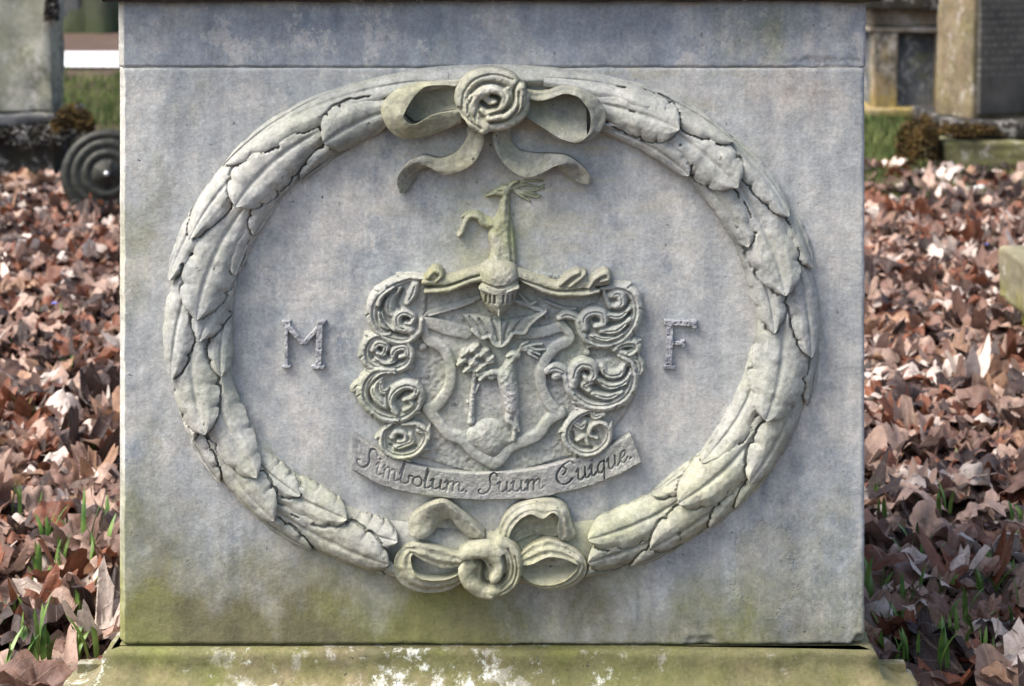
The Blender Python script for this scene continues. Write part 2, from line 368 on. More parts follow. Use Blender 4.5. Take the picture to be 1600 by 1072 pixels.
# ------------------------------------------------------------------ wreath
WCX, WCY, WA, WB, EXP = 768., 511., 461., 367., 2.12
WTA, WTB, HB = 54., 43., 27.
def wmap(th, t):
    c_, s_ = np.cos(th), np.sin(th)
    return WCX+(WA+WTA*t)*np.sign(c_)*np.abs(c_)**(2/EXP), WCY+(WB+WTB*t)*np.sign(s_)*np.abs(s_)**(2/EXP)
def winv(x, y):
    lo, hi = -3., 3.
    for _ in range(40):
        t = (lo+hi)/2; e = (abs((x-WCX)/(WA+WTA*t)))**EXP+(abs((y-WCY)/(WB+WTB*t)))**EXP
        if e > 1: lo = t
        else: hi = t
    cx_ = abs((x-WCX)/(WA+WTA*t))**(EXP/2); sy_ = abs((y-WCY)/(WB+WTB*t))**(EXP/2)
    return math.atan2(math.copysign(sy_, y-WCY), math.copysign(cx_, x-WCX)), t
def wbody(t): 
    return HB*np.maximum(0, 1-np.abs(t)**2.3)**.62
th = np.linspace(0, 2*math.pi, 721)[:-1]; tt = np.linspace(-1.06, 1.06, 30)
TH, TT = np.meshgrid(th, tt, indexing='ij'); X, Y = wmap(TH, TT)
sink = np.where(Y < WCY, .75*np.clip((Y-126)/12, 0, 1), .28)*np.clip((190-np.abs(X-768))/30, 0, 1)
H = wbody(TT)*(1-sink) - 12.0*np.clip((np.abs(X-768)-130)/60, 0, 1)-2 + .8*fbm(X, Y, 16, 4) - np.where(np.abs(TT) > 1, 5, 0)
V = W3(X, Y, H, 18.).reshape(-1, 3); q = quads(721, 30); q = np.where(q >= 720*30, q-720*30, q)
wreath = mon_child(mesh_obj('wreath', V, q[:, ::-1], mat_wreath))
LEAVES_L = [  # base x,y  tip x,y  width px  lift
 (612,172,508,222,66,7),(700,124,346,258,52,3),(600,196,470,290,38,3),(500,205,371,320,72,7),(500,172,298,372,52,4),
 (470,262,398,372,40,3),(372,258,262,440,44,3),(392,312,311,496,70,8),(420,330,366,430,36,3),(318,395,268,592,52,5),
 (378,420,314,530,46,4),(368,455,347,586,34,3),(300,478,324,674,66,8),(276,560,300,690,40,2),(330,545,404,740,56,7),
 (282,640,337,764,44,3),(322,690,430,809,68,8),(372,690,470,772,34,2),(395,735,543,808,46,5),(342,765,487,868,46,3),
 (425,795,609,876,68,8),(460,855,600,905,34,2),(520,806,622,842,40,4),(540,872,622,900,40,3)]
LEAVES_R = [
 (930,160,1060,200,66,6),(850,122,1148,222,52,4),(940,200,1076,274,44,3),(1018,185,1150,290,68,8),(1060,172,1232,338,50,5),
 (1068,250,1168,385,46,4),(1150,285,1224,458,68,9),(1205,300,1273,420,44,4),(1150,365,1208,518,44,4),(1232,385,1266,556,48,6),
 (1215,440,1193,652,76,9),(1262,470,1268,640,36,2),(1198,520,1096,722,46,4),(1255,590,1170,750,58,6),(1205,640,1058,781,62,8),
 (1245,680,1150,800,38,2),(1130,690,1020,775,34,2),(1165,755,1015,852,60,7),(1085,765,918,838,54,7),(1130,815,985,893,44,3),(1050,835,918,874,54,5),(1020,872,915,902,40,2),
 (1190,740,1110,830,40,3)]
def leaf_piece(bx, by, tx, ty, wd, lift, k):
    a0, t0 = winv(bx, by); a1, t1 = winv(tx, ty)
    if a1-a0 > math.pi: a1 -= 2*math.pi
    if a0-a1 > math.pi: a1 += 2*math.pi
    L = math.hypot(tx-bx, ty-by); nu, nv = 90, 35
    u = np.linspace(0, 1, nu)[:, None]; v = np.linspace(-1, 1, nv)[None, :]
    r = random.Random(k*13+5)
    shp = np.where(u < .55, .45+.55*np.sin(math.pi/2*u/.55), np.maximum(1-((u-.55)/.45)**2.5, 0)**.58)
    teeth = 4.2+r.random()*1.5; saw = (u*teeth+r.random()) % 1.0
    side = 1 - (.17*np.exp(-((saw-.5)/.10)**2) - .05*saw)*(np.clip((u-.28)*5, 0, 1))*np.abs(v)**2
    sway = (r.random()-.5)*.16
    wloc = wd*.565*shp*side
    # centre line in wreath space, width laid off perpendicular to it
    cu = u + 0*v
    ang = a0+(a1-a0)*cu; tc = t0+(t1-t0)*cu + sway*np.sin(math.pi*cu)
    cx_, cy_ = wmap(ang, tc); cx2, cy2 = wmap(ang+(a1-a0)*.02, tc+(t1-t0)*.02)
    dx, dy = cx2-cx_, cy2-cy_; l = np.hypot(dx, dy)+1e-6; nx_, ny_ = -dy/l, dx/l
    # teeth lean towards the tip
    lean = .10*wd*np.abs(v)**2*np.clip(u*3, 0, 1)*np.clip((1-u)*3, 0, 1)
    X = cx_+nx_*v*wloc+dx/l*lean; Y = cy_+ny_*v*wloc+dy/l*lean
    for sgn, lim in ((1, 1.0), (-1, .96)):      # keep the band's outline: pull stray lobes back to its edge
        ea = (np.abs((X-WCX)/(WA+sgn*lim*WTA))**EXP+np.abs((Y-WCY)/(WB+sgn*lim*WTB))**EXP)**(1/EXP)
        kk = np.where(sgn*(ea-1) > 0, (1+.35*(ea-1))/ea, 1.0); X = WCX+(X-WCX)*kk; Y = WCY+(Y-WCY)*kk
    tv = np.array([[0.]]);
    tloc = tc + (nx_*v*wloc*(cx_-WCX)/WA/WTA + ny_*v*wloc*(cy_-WCY)/WB/WTB)
    H = wbody(np.clip(tloc*.97, -1, 1))
    H = H - 8.0 + 1.3*lift*(.4+.6*np.clip(u*1.2, 0, 1)) + 13.0*np.clip(u*1.1-.1, 0, 1)**1.2
    H = H - 2.8*np.exp(-(v/.09)**2)*np.clip((1-u)*4, 0, 1)*np.clip(u*6, 0, 1) + 2.2*(1-np.abs(np.abs(v)-.5)*2)
    H = H + 3.5*(1-v*v) - 1.5*np.abs(v)**6
    H = H + 1.5*np.sin((saw+.1)*2*math.pi)*np.abs(v)**2*np.clip((u-.15)*4, 0, 1)
    H = H + .9*fbm(X, Y, 13, k) + 1.3*fbm(X, Y, 40, k+50)
    P = np.stack([X, Y, H], -1); 
    return P
LP = [leaf_piece(*a, i) for i, a in enumerate(LEAVES_L+LEAVES_R)]
def outline(P): return np.concatenate([P[:, 0], P[-1, 1:], P[::-1, -1][1:]])
OUT = [outline(P)[::2] for P in LP]
def inside(x, y, poly):
    q = np.roll(poly, -1, axis=0); r_ = np.zeros(x.shape, bool)
    for (ax, ay), (bx, by) in zip(poly[:, :2], q[:, :2]): r_ ^= ((ay > y) != (by > y)) & (x < (bx-ax)*(y-ay)/(by-ay+1e-12)+ax)
    return r_
DROP = [np.zeros(P.shape[:2]) for P in LP]
for j, P in enumerate(LP):                 # cut a dark chisel line into each leaf along the edge of the leaf lying over it
    for k_, O in enumerate(OUT):
        if k_ == j: continue
        bx0, by0 = O[:, 0].min()-7, O[:, 1].min()-7; bx1, by1 = O[:, 0].max()+7, O[:, 1].max()+7
        m_ = (P[..., 0] > bx0) & (P[..., 0] < bx1) & (P[..., 1] > by0) & (P[..., 1] < by1)
        if m_.sum() < 4: continue
        x_, y_, h_ = P[m_][:, 0], P[m_][:, 1], P[m_][:, 2]
        d2 = (x_[:, None]-O[None, :, 0])**2+(y_[:, None]-O[None, :, 1])**2; i_ = d2.argmin(1); dd = np.sqrt(d2[np.arange(len(x_)), i_])
        eh = O[i_, 2]; ins = inside(x_, y_, O); wdt = 3.3+1.6*fbm(x_, y_, 22, 5)
        low = np.where((~ins) & (dd < wdt) & (eh > h_-2.5), np.clip(h_-(eh-12), 0, 18)*np.clip(1.25-dd/wdt, 0, 1)**.7, 0)
        low = np.maximum(low, np.where(ins & (eh > h_-1), np.clip(h_-(eh-9), 0, 12), 0))
        DROP[j][m_] = np.maximum(DROP[j][m_], low)
for P, dr in zip(LP, DROP): P[..., 2] -= dr
leaf_n = 0
for lst in (LP,):
    for P in lst:
        n_, m_ = P.shape[:2]; h0 = 26.
        mid = P[n_//2, m_//2]; e1 = P[n_//2+1, m_//2, :2]-mid[:2]; e2 = P[n_//2, m_//2+1, :2]-mid[:2]
        flip = (e1[0]*e2[1]-e1[1]*e2[0]) > 0
        V1 = W3(P[..., 0], P[..., 1], P[..., 2], h0).reshape(-1, 3); f1 = quads(n_, m_, flip=not flip)
        ring = np.concatenate([P[:, 0], P[-1, 1:], P[::-1, -1][1:]]); lo = ring.copy(); lo[:, 2] = np.maximum(lo[:, 2]-22, -2)
        lo[:, :2] = lo[:, :2]*.94+mid[:2]*.06
        R = np.stack([ring, lo], 1); V2 = W3(R[..., 0], R[..., 1], R[..., 2], h0).reshape(-1, 3); f2 = quads(len(ring), 2, flip=flip)+len(V1)
        o = mesh_obj('leaf', np.vstack([V1, V2]), np.vstack([f1, f2]), mat_wreath); o.parent = wreath; leaf_n += 1

# ------------------------------------------------------------------ top bow   (z1: local coordinates of an enlarged view)
def zc(sc, ox, oy):
    def f_(P, **k): return [(ox+sc*p[0], oy+sc*p[1])+tuple(p[2:]) for p in P]
    return f_
z1 = zc(.3079, 540, 90); z4 = zc(.2375, 580, 770); z2 = zc(.373, 540, 400); z3 = zc(.373, 760, 400)
# knot
k = HF(706, 100, 832, 212, 1.0)
k.poly(z1([(570,210),(590,120),(660,75),(750,62),(850,80),(910,150),(925,220),(890,300),(830,350),(720,372),(650,350),(600,300)]), 20, 32, 34)
k.stroke(z1([(610,290),(590,200),(640,120),(740,95),(840,120),(880,190)]), [9,14,15,13,10], 40, 15, p=.42)
k.stroke(z1([(890,150),(880,230),(820,290),(730,300)]), [8,10,10,7], 52, 13, p=.42)
k.stroke(z1([(915,200),(900,270),(830,325),(730,345),(690,330)]), [7,10,10,8], 44, 13, p=.42)
k.stroke(z1([(700,350),(650,310),(640,240),(680,180),(750,160),(800,190),(790,225),(750,225)]), [12,14,12,10,8,6,4], 48, 14, p=.42)
k.stroke(z1([(690,260),(720,280),(790,250),(830,200),(820,160)]), [4,7,8,7,5], 50, 13, p=.42)
k.groove(z1([(690,225),(730,250),(770,235),(780,205),(740,190)]), 4.5, 20)
k.groove(z1([(640,180),(700,130),(790,135),(840,190),(810,260),(740,285)]), 3.5, 9)
k.groove(z1([(880,170),(875,250),(820,310),(740,325)]), 3, 9)
k.groove(z1([(650,320),(625,250),(650,190)]), 3, 7)
for P_ in ([(590,260),(605,170),(665,105),(760,85),(850,110)], [(620,275),(625,190),(680,130),(760,115)], [(905,190),(890,265),(830,305),(740,330)], [(660,330),(665,270),(690,215)]): k.groove(z1(P_), 2.2, 5)
k.groove(z1([(880,120),(855,160),(850,230),(800,275)]), 3.2, 9); k.groove(z1([(575,250),(620,310),(690,355)]), 2.6, 6)
k.H += np.where(k.H > 0, 7*np.clip(((k.X-769)*.5+(k.Y-156)*.5)/50, -1, 1), 0)
k.blur(1).rough(1.2, 10, 3)
bow = mon_child(k.build('ribbon_bow', mat_bow, None, 40))
# left loop: floor, rear edge, rolled front band
fl = patch(z1([(575,150,22),(480,140,20),(400,150,17),(340,205,16),(300,290,18)]), z1([(570,262,24),(500,272,22),(440,292,21),(390,318,20),(345,326,20)]), -7, 40, 12, grooves=2)
rim = patch(z1([(585,112,30),(480,118,30),(370,128,32),(260,160,34),(192,225,34),(182,285,34),(225,370,33),(305,414,31),(420,398,30),(520,360,30),(590,330,32)]),
            z1([(580,150,32),(490,140,37),(405,146,43),(345,200,50),(305,270,52),(298,300,51),(330,332,50),(365,330,49),(440,290,46),(520,272,43),(580,262,42)]), 4, 90, 18, rough=1.1, grooves=1, gd=1.3)
o = build_patches('loop', [fl, rim], mat_bow, None, 32); o.parent = bow
# right loop
fl = patch(z1([(900,225,26),(1000,215,14),(1100,188,9),(1180,210,9),(1225,270,12)]), z1([(895,285,34),(960,330,38),(1060,395,38),(1150,425,36),(1225,400,34)]), -3, 40, 14, grooves=1, gd=.8)
rim = patch(z1([(880,150,40),(960,170,36),(1030,165,36),(1100,140,36),(1180,150,37),(1260,190,38),(1310,250,36),(1322,310,35),(1290,375,34),(1230,425,34),(1170,438,33),(1080,415,33),(980,350,33),(890,290,34)]),
            z1([(890,205,40),(970,215,42),(1040,205,44),(1105,180,46),(1170,192,47),(1205,225,46),(1235,270,44),(1245,320,43),(1240,370,42),(1215,402,41),(1165,426,40),(1085,404,40),(985,340,41),(895,282,42)]), 3, 100, 18, rough=1.1, grooves=1, gd=1.4)
o = build_patches('loop', [fl, rim], mat_bow, None, 32); o.parent = bow
# tails
o = build_patches('tail', [patch(z1([(615,350,24),(612,410,22),(560,480,20),(480,512,22),(400,497,26),(330,525,30),(285,570,30),(262,625,25),(272,690,20)]),
    z1([(695,350,26),(700,430,28),(655,525,29),(580,575,28),(490,592,26),(430,560,17),(375,580,12),(350,630,4),(300,694,10)]), 3, 70, 18, rough=1.2, grooves=1, gd=1.3)], mat_bow, None, 24); o.parent = bow
o = build_patches('tail', [patch(z1([(840,340,22),(838,410,16),(880,470,13),(960,488,15),(1050,490,20),(1130,500,27),(1200,550,28),(1243,605,24),(1235,646,20)]),
    z1([(745,350,26),(750,430,30),(785,510,33),(850,575,33),(920,602,32),(1000,582,31),(1060,548,28),(1100,590,10),(1175,640,12)]), 2, 70, 18, rough=1.2, grooves=1, gd=1.3)], mat_bow, None, 24); o.parent = bow
# ------------------------------------------------------------------ bottom bow
k = HF(716, 832, 820, 936, 1.0)
k.poly(z4([(610,470),(640,380),(740,320),(850,310),(940,370),(978,470),(950,580),(880,650),(780,682),(690,640),(620,560)]), 16, 26, 26)
k.stroke(z4([(610,395),(690,370),(770,365),(840,420),(850,490),(810,545)]), [8,11,13,14,12,9], 44, 14, p=.3)
k.stroke(z4([(850,320),(920,370),(950,460),(930,560),(860,620),(780,640)]), [9,11,12,11,11,9], 34, 17, p=.3)
k.stroke(z4([(960,420),(965,520),(920,600),(840,660)]), [5,7,7,6], 30, 15, p=.3)
k.stroke(z4([(680,450),(630,490),(640,560),(700,620),(790,665)]), [9,14,14,13,8], 34, 17, p=.3)
k.groove(z4([(690,430),(740,470),(735,540),(760,590),(850,570),(885,480),(870,400)]), 4.5, 17)
k.groove(z4([(740,470),(760,520),(770,560)]), 5, 10)
k.groove(z4([(900,350),(935,440),(925,540),(860,610)]), 2.6, 7)
k.groove(z4([(945,400),(960,490),(925,590),(850,645)]), 2.4, 6)
k.blur(1).rough(.9, 12, 13)
bow2 = mon_child(k.build('ribbon_bow', mat_bow, None, 36))
# upper left fold
A = z4([(235,225,16),(275,155,26),(350,100,32),(430,62,34),(500,65,34),(600,140,34),(690,215,34),(748,275,30)])
B = z4([(262,285,24),(330,298,30),(400,270,26),(450,220,16),(510,180,20),(570,235,22),(640,292,24),(735,306,26)])
o = build_patches('tail', [patch(A, B, 3.5, 70, 18, rough=1.2, grooves=1, gd=1.2)], mat_bow, None, 28); o.parent = bow2
# upper right arch with hollow
fl = patch(z4([(900,300,26),(950,200,18),(1020,150,12),(1120,165,9),(1190,130,10),(1240,190,14)]), z4([(930,330,26),(990,310,20),(1060,290,16),(1130,290,14),(1200,300,14),(1240,290,14)]), -3, 40, 16, grooves=3, gd=1.3)
rim = patch(z4([(832,300,24),(862,190,26),(940,100,28),(1060,58,28),(1200,52,28),(1290,105,28),(1320,200,28),(1345,280,26),(1290,320,24)]),
            z4([(900,305,30),(930,220,34),(990,150,38),(1050,118,40),(1125,150,40),(1190,112,40),(1235,150,38),(1225,220,36),(1230,290,32)]), 2, 70, 18, rough=1.2, grooves=2, gd=1.0)
o = build_patches('loop', [fl, rim], mat_bow, None, 26); o.parent = bow2
# lower left loop
fl = patch(z4([(280,400,14),(380,460,10),(480,490,12),(600,490,18)]), z4([(270,500,20),(330,560,20),(450,600,20),(600,570,24)]), -3, 30, 10)
lo_ = patch(z4([(250,345,32),(180,385,30),(148,470,30),(175,575,30),(270,645,28),(390,668,26),(520,645,26),(610,580,28)]),
            z4([(275,400,34),(262,420,38),(275,490,40),(320,540,42),(400,560,42),(480,556,41),(550,535,40),(605,505,38)]), 1, 70, 20, rough=1.2, grooves=2, gd=1.2)
hi_ = patch(z4([(235,352,34),(330,335,40),(460,365,42),(540,390,42),(620,400,42)]), z4([(265,395,32),(350,440,38),(440,478,38),(530,485,38),(620,470,38)]), 3, 50, 16, rough=1.2, grooves=2, gd=1.0)
o = build_patches('loop', [fl, lo_, hi_], mat_bow, None, 32); o.parent = bow2
# lower right loop
fl = patch(z4([(990,470,24),(1080,450,10),(1180,430,6),(1280,450,8),(1350,470,14)]), z4([(985,540,34),(1060,590,36),(1160,600,36),(1260,575,34),(1350,500,28)]), -2, 40, 12)
rim = patch(z4([(985,400,36),(1060,340,37),(1160,305,38),(1270,335,37),(1370,395,36),(1418,470,34),(1395,560,30),(1310,625,27),(1190,645,26),(1070,622,27),(985,570,30)]),
            z4([(990,465,40),(1060,450,43),(1160,405,45),(1250,410,45),(1330,440,44),(1360,470,42),(1330,520,40),(1260,575,38),(1170,600,37),(1070,590,37),(990,550,38)]), 1, 90, 20, rough=1.2, grooves=2, gd=1.2)
o = build_patches('loop', [fl, rim], mat_bow, None, 32); o.parent = bow2

# ------------------------------------------------------------------ coat of arms
g = HF(556, 412, 1006, 742, 1.5)
g.poly([(600,455),(650,440),(700,432),(760,420),(840,425),(920,440),(985,465),(992,520),(985,570),(992,620),(960,668),(940,700),(880,715),(800,738),(740,738),(660,716),(610,690),(580,640),(566,600),(580,540),(582,480)], 4.0, 1.0, 4)
g.rough(1.3, 6, 31, 3)
arms = mon_child(g.build('coat_of_arms', mat_arms, None, 6))
def piece(hf, name, mat=mat_arms, bl=1, ro=.7, sc=6, h0=None):
    hf.blur(bl).rough(ro, sc, random.randint(0, 99)); o = hf.build(name, mat, None, h0); o.parent = arms; return o
# shield field and frame
s_ = HF(640, 495, 935, 735, 1.0)
SHL = z2([(318,285),(345,350),(405,385),(438,450),(436,540),(395,610),(360,640)]); SHL2 = z2([(345,640),(385,690),(430,745),(490,768),(540,825),(620,868)])
SHR = z3([(318,285),(352,345),(285,388),(240,450),(230,530),(255,600),(285,640)]); SHR2 = z3([(310,655),(260,690),(220,745),(165,772),(105,800),(60,850),(30,868)])
s_.poly(SHL+SHL2+z3([(30,868)])+SHR2[::-1]+SHR[::-1]+[(860,512),(780,520),(700,512)], 6, 1.5, 3, smooth=False)
s_.rough(.35, 7, 3)
s_.stroke(SHL, [7,9,9,9,10], 6, 9, p=.14); s_.stroke(SHL2, [10,9,10,9,10], 6, 9, p=.14)
s_.stroke(SHR, [7,9,9,9,10], 6, 9, p=.14); s_.stroke(SHR2, [10,9,10,9,10], 6, 9, p=.14)
s_.stroke(SHL2[-1:]+z3([(30,868)]), [10, 10], 6, 9, p=.14)
s_.stroke(z2([(345,275),(420,300),(505,320)]), [10,12,11], 6, 7, p=.14); s_.stroke(z3([(130,325),(220,320),(300,300)]), [9,10,9], 6, 7, p=.14)
piece(s_, 'shield', ro=.35)
# mound
s_ = HF(712, 640, 815, 720, 1.0); s_.poly([(722,690),(734,668),(756,655),(782,658),(800,676),(808,692),(792,704),(776,716),(756,714),(738,702)], 6, 13, 26); piece(s_, 'mound', ro=.6)
# rose bush in the shield
s_ = HF(705, 530, 790, 665, .8)
for (x, y, r) in [(728,552,9),(742,545,9),(757,552,10),(765,563,9),(722,566,8),(740,566,10),(752,575,8),(731,577,7),(748,556,7)]:
    s_.stroke([(x-1, y), (x+1, y)], r*1.0, 7, 11); s_.stroke([(x-6, y+4), (x+5, y-5)], r*.5, 8, 11)
s_.stroke([(742,575),(740,600),(738,630),(736,660)], [5.5,4.6,5.2,7], 6, 9); s_.stroke([(740,620),(748,603)], 3.5, 6, 7); s_.stroke([(739,640),(730,628)], 3, 6, 7)
for (x, y) in [(735,556),(748,562),(757,565),(728,570)]: s_.groove([(x-2, y), (x+2, y+1)], 4, 8)
piece(s_, 'rose_bush', ro=1.2, sc=5)
# stag rearing in the shield
s_ = HF(735, 525, 875, 710, .8)
s_.stroke(z3([(90,505),(95,470),(105,440),(120,415)]), [15,12,9,7], 7, 14)         # neck
s_.stroke(z3([(75,500),(90,540),(100,590),(105,640)]), [14,16,14,11], 7, 16)          # trunk
s_.stroke(z3([(108,640),(95,690),(118,720),(115,770)]), [10,7.5,5.5,5.5], 7, 12)             # hind leg
s_.stroke(z3([(100,650),(120,655),(125,690),(135,735)]), [8,7,5,4], 7, 10)
s_.stroke(z3([(75,500),(30,490),(0,500),(-25,520)]), [9,6.5,5.5,5], 7, 12)                # forelegs
s_.stroke(z3([(75,520),(45,500),(20,515),(0,492),(-35,500)]), [8,5.5,4.6,5], 7, 10)
s_.stroke(z3([(130,420),(110,410),(88,420)]), [7,6.5,4], 8, 13)                       # head
for P_ in ([(130,405),(160,385),(200,375),(235,372)], [(150,395),(185,400),(225,415)], [(165,385),(180,410),(215,432)], [(180,380),(205,395),(245,395)], [(140,400),(150,375),(175,362)]):
    s_.stroke(z3(P_), [4.2, 3.6, 2.6], 7, 9)
piece(s_, 'stag', ro=.9, sc=5)
# helmet
s_ = HF(738, 402, 824, 506, .8)
def hz(P): return [(780+(x-780)*1.13, 453+(y-453)*1.10) for x, y in P]
s_.poly(hz([(752,424),(765,414),(782,412),(800,417),(808,432),(806,455),(798,476),(780,492),(762,478),(753,458)]), 20, 26, 28)
s_.stroke(hz([(754,449),(768,455),(782,456),(806,448)]), 3.2, 38, 7); s_.groove(hz([(754,441),(780,447),(806,440)]), 3, 5)
for x in (762, 768, 774, 786, 792, 798): s_.groove(hz([(x, 459), (x, 469)]), 2.0, 8)
s_.stroke(hz([(780,456),(780,488)]), [2.5,2], 36, 8)
piece(s_, 'helmet', mat_helm, ro=.7, h0=28)
# collar drapery below the helmet
s_ = HF(718, 480, 860, 545, .8)
zz_ = zc(.3732, 540, 400)
cl = zz_([(485,245),(540,243),(600,255),(648,272),(700,262),(760,252),(840,232),(775,285),(750,322),(702,322),(682,356),(650,380),(622,368),(600,336),(573,346),(530,312)])
s_.poly(cl, 9, 9, 9)
s_.stroke(cl[9:], [3.5, 4, 3.5], 13, 8); s_.stroke(cl[6:10], [2.5, 3.5, 3.5], 13, 8); s_.stroke(zz_([(648,275),(650,330),(650,370)]), [3, 3, 2], 13, 7)
for P_ in ([(560,265),(590,310),(600,330)], [(520,255),(555,300),(570,335)], [(740,262),(710,300),(700,318)], [(615,270),(632,320),(640,355)], [(685,275),(668,320),(664,350)]): s_.groove(zz_(P_), 3, 6)
piece(s_, 'collar', h0=16)
# helmet drapes (mantling starts)
s_ = HF(652, 408, 772, 480, .8)
s_.poly(z2([(600,40),(520,62),(450,90),(400,85),(380,62),(345,70),(320,100),(360,110),(395,120),(330,142),(345,158),(420,145),(450,128),(520,100),(590,100)]), 16, 13, 9)
s_.stroke(z2([(345,88),(375,62),(400,80),(380,105)]), [5,6,5,3], 21, 11)
s_.stroke(z2([(335,150),(430,140),(520,105),(590,88)]), [4,6,6,7], 22, 11)
s_.stroke(z2([(600,62),(520,84),(440,108),(330,112)]), [8,9,9,6], 16, 13); s_.groove(z2([(590,75),(510,97),(430,125),(350,132)]), 2.5, 8)
piece(s_, 'mantling_drape', mat_helm)
s_ = HF(795, 408, 960, 485, .8)
s_.poly(z3([(110,60),(135,85),(200,110),(260,135),(310,125),(360,70),(400,60),(430,95),(500,60),(520,95),(450,125),(480,150),(360,165),(270,172),(210,140),(140,110)]), 16, 13, 9)
s_.stroke(z3([(120,80),(200,125),(280,155),(400,160),(470,148)]), [4,6,7,6,4], 21, 11)
s_.stroke(z3([(120,75),(200,105),(300,135),(420,120),(510,112)]), [8,9,9,8,5], 16, 13); s_.groove(z3([(130,92),(210,122),(300,148),(420,140)]), 2.5, 8)
for P_ in ([(310,120),(350,85),(385,68)], [(350,125),(390,95),(410,75)], [(430,130),(455,95),(500,72),(512,95),(480,105)]): s_.stroke(z3(P_), [4,5,4], 22, 12)
piece(s_, 'mantling_drape', mat_helm)
# ribbons behind helmet, on the ground
s_ = HF(655, 455, 900, 510, .8)
s_.stroke(z2([(560,175),(480,200),(400,225),(340,245),(310,285)]), [5,6,6,5,4], 4, 7); s_.stroke(z2([(540,190),(470,215),(350,250)]), [3,3,2], 5, 9)
s_.stroke(z3([(120,190),(190,215),(240,235),(250,260)]), [5,5,5,3], 4, 8); s_.stroke(z3([(130,150),(180,200),(210,190)]), [3,4,3], 5, 8)
s_.stroke(z3([(250,190),(330,220),(420,215)]), [4,4,3], 4, 8)
piece(s_, 'mantling_ribbon')
# acanthus scrolls
def scroll(zf, bbox, strokes, grooves=(), disc=None):
    zf0 = zf; (x0, y0), (x1, y1) = zf0([bbox[0], bbox[1]]); mx_, my_ = (x0+x1)/2, (y0+y1)/2
    def zf(P): return [(mx_+(a-mx_)*1.09, my_+(b-my_)*1.12) for a, b in zf0(P)]
    h_ = HF(min(x0, x1)-14, y0-14, max(x0, x1)+14, y1+14, .8)
    if disc: h_.poly(zf(disc), 5, 7, 8)
    for i, (P_, r_, b_, hh) in enumerate(strokes):
        r_ = np.atleast_1d(np.array(r_, float))
        h_.stroke(zf(P_), r_*(1.0 if i == 0 else 1.18), b_, hh, p=.42)
    for P_, r_, b_, hh in strokes[1:]:
        if np.max(r_) >= 6 and len(P_) > 2: C = spline(zf(P_), 16); h_.groove(C[2:-3], 1.7, 4)
    P_, r_ = zf(strokes[0][0]), np.atleast_1d(strokes[0][1])
    if len(P_) > 5:
        C = spline(P_, 40); T = np.gradient(C, axis=0); T /= np.linalg.norm(T, axis=1)[:, None]+1e-6; Nn = np.stack([-T[:, 1], T[:, 0]], -1)
        sg = np.sign(np.sum(Nn*(C-C.mean(0)), axis=1))[:, None]; Nn = Nn*sg
        h_.groove((C-Nn*2.2)[4:-6], 2.3, 5.5)                       # hollow along the rim
        for q in (6, 12, 18, 24, 30):                                      # leaf lobes standing off the rim
            h_.stroke([tuple(C[q]), tuple(C[q]+Nn[q]*5+T[q]*4), tuple(C[q]+Nn[q]*9.5+T[q]*10)], [6.5, 5, 2], 4, 12)
            h_.groove([tuple(C[q]+Nn[q]*3+T[q]*7), tuple(C[q]+Nn[q]*9+T[q]*14)], 2, 5)
    for P_, r_, d_ in grooves: h_.groove(zf(P_), r_, d_)
    return piece(h_, 'mantling_scroll', ro=.7, sc=5)
scroll(z2, ((95,95),(335,365)), [
    ([(330,110),(260,108),(180,140),(125,195),(120,265),(165,325),(240,345),(300,310),(310,265)], [3,7,9,11,10,9,9,8,5], 5, 17),
    ([(285,130),(275,165),(255,200)], [7,9,5], 8, 15), ([(230,145),(190,180),(185,230),(215,255)], [4,8,8,4], 6, 14),
    ([(270,300),(225,290),(215,255),(240,235),(275,250),(270,275),(250,272)], [7,8,8,7,6,5,4], 8, 16),
    ([(150,240),(165,280),(205,300)], [4,6,4], 8, 16), ([(200,140),(160,165),(145,205)], [3,5,4], 12, 14)],
    [([(215,150),(165,190),(155,250),(200,310),(260,325)], 3, 10), ([(245,262),(258,262)], 5, 14), ([(235,150),(215,200),(225,225)], 3.5, 10)],
    [(120,180),(200,110),(320,110),(310,300),(220,350),(130,300)])
scroll(z2, ((75,325),(290,490)), [
    ([(185,335),(115,350),(88,400),(105,450),(170,473),(245,455),(270,405),(255,370)], [4,8,10,10,9,9,7,4], 5, 16),
    ([(120,395),(140,370),(170,380),(160,410),(138,405)], [5,6,6,5,4], 8, 14),
    ([(190,430),(205,395),(240,385),(250,410),(225,420)], [6,6,6,5,4], 8, 15), ([(130,430),(165,445),(200,440)], [4,5,4], 9, 13)],
    [([(120,425),(170,455),(235,435)], 2.6, 8), ([(145,392),(150,398)], 4, 11), ([(178,405),(185,425)], 4, 10)],
    [(90,360),(180,330),(270,370),(250,460),(160,480),(90,440)])
scroll(z2, ((30,478),(330,705)), [
    ([(205,488),(125,495),(82,545),(88,610),(150,665),(230,672),(290,630),(305,575),(290,540)], [4,8,11,11,10,10,9,7,4], 5, 17),
    ([(205,500),(150,510),(120,560),(150,610),(200,640)], [3,7,8,7,4], 8, 15), ([(150,530),(160,570),(205,560)], [4,6,4], 8, 14),
    ([(210,650),(185,610),(200,570),(245,545),(290,560),(270,590),(240,600)], [5,8,9,9,8,6,4], 8, 17), ([(45,565),(60,550),(80,555)], [6,6,4], 5, 12),
    ([(255,600),(270,620),(240,640)], [4,5,4], 8, 15)],
    [([(195,505),(140,520),(105,570),(130,630),(200,660)], 3, 9), ([(215,600),(240,575),(270,570)], 3, 11), ([(185,560),(175,590),(185,640)], 3.5, 10)],
    [(80,540),(140,490),(220,490),(300,560),(270,650),(160,680),(90,620)])
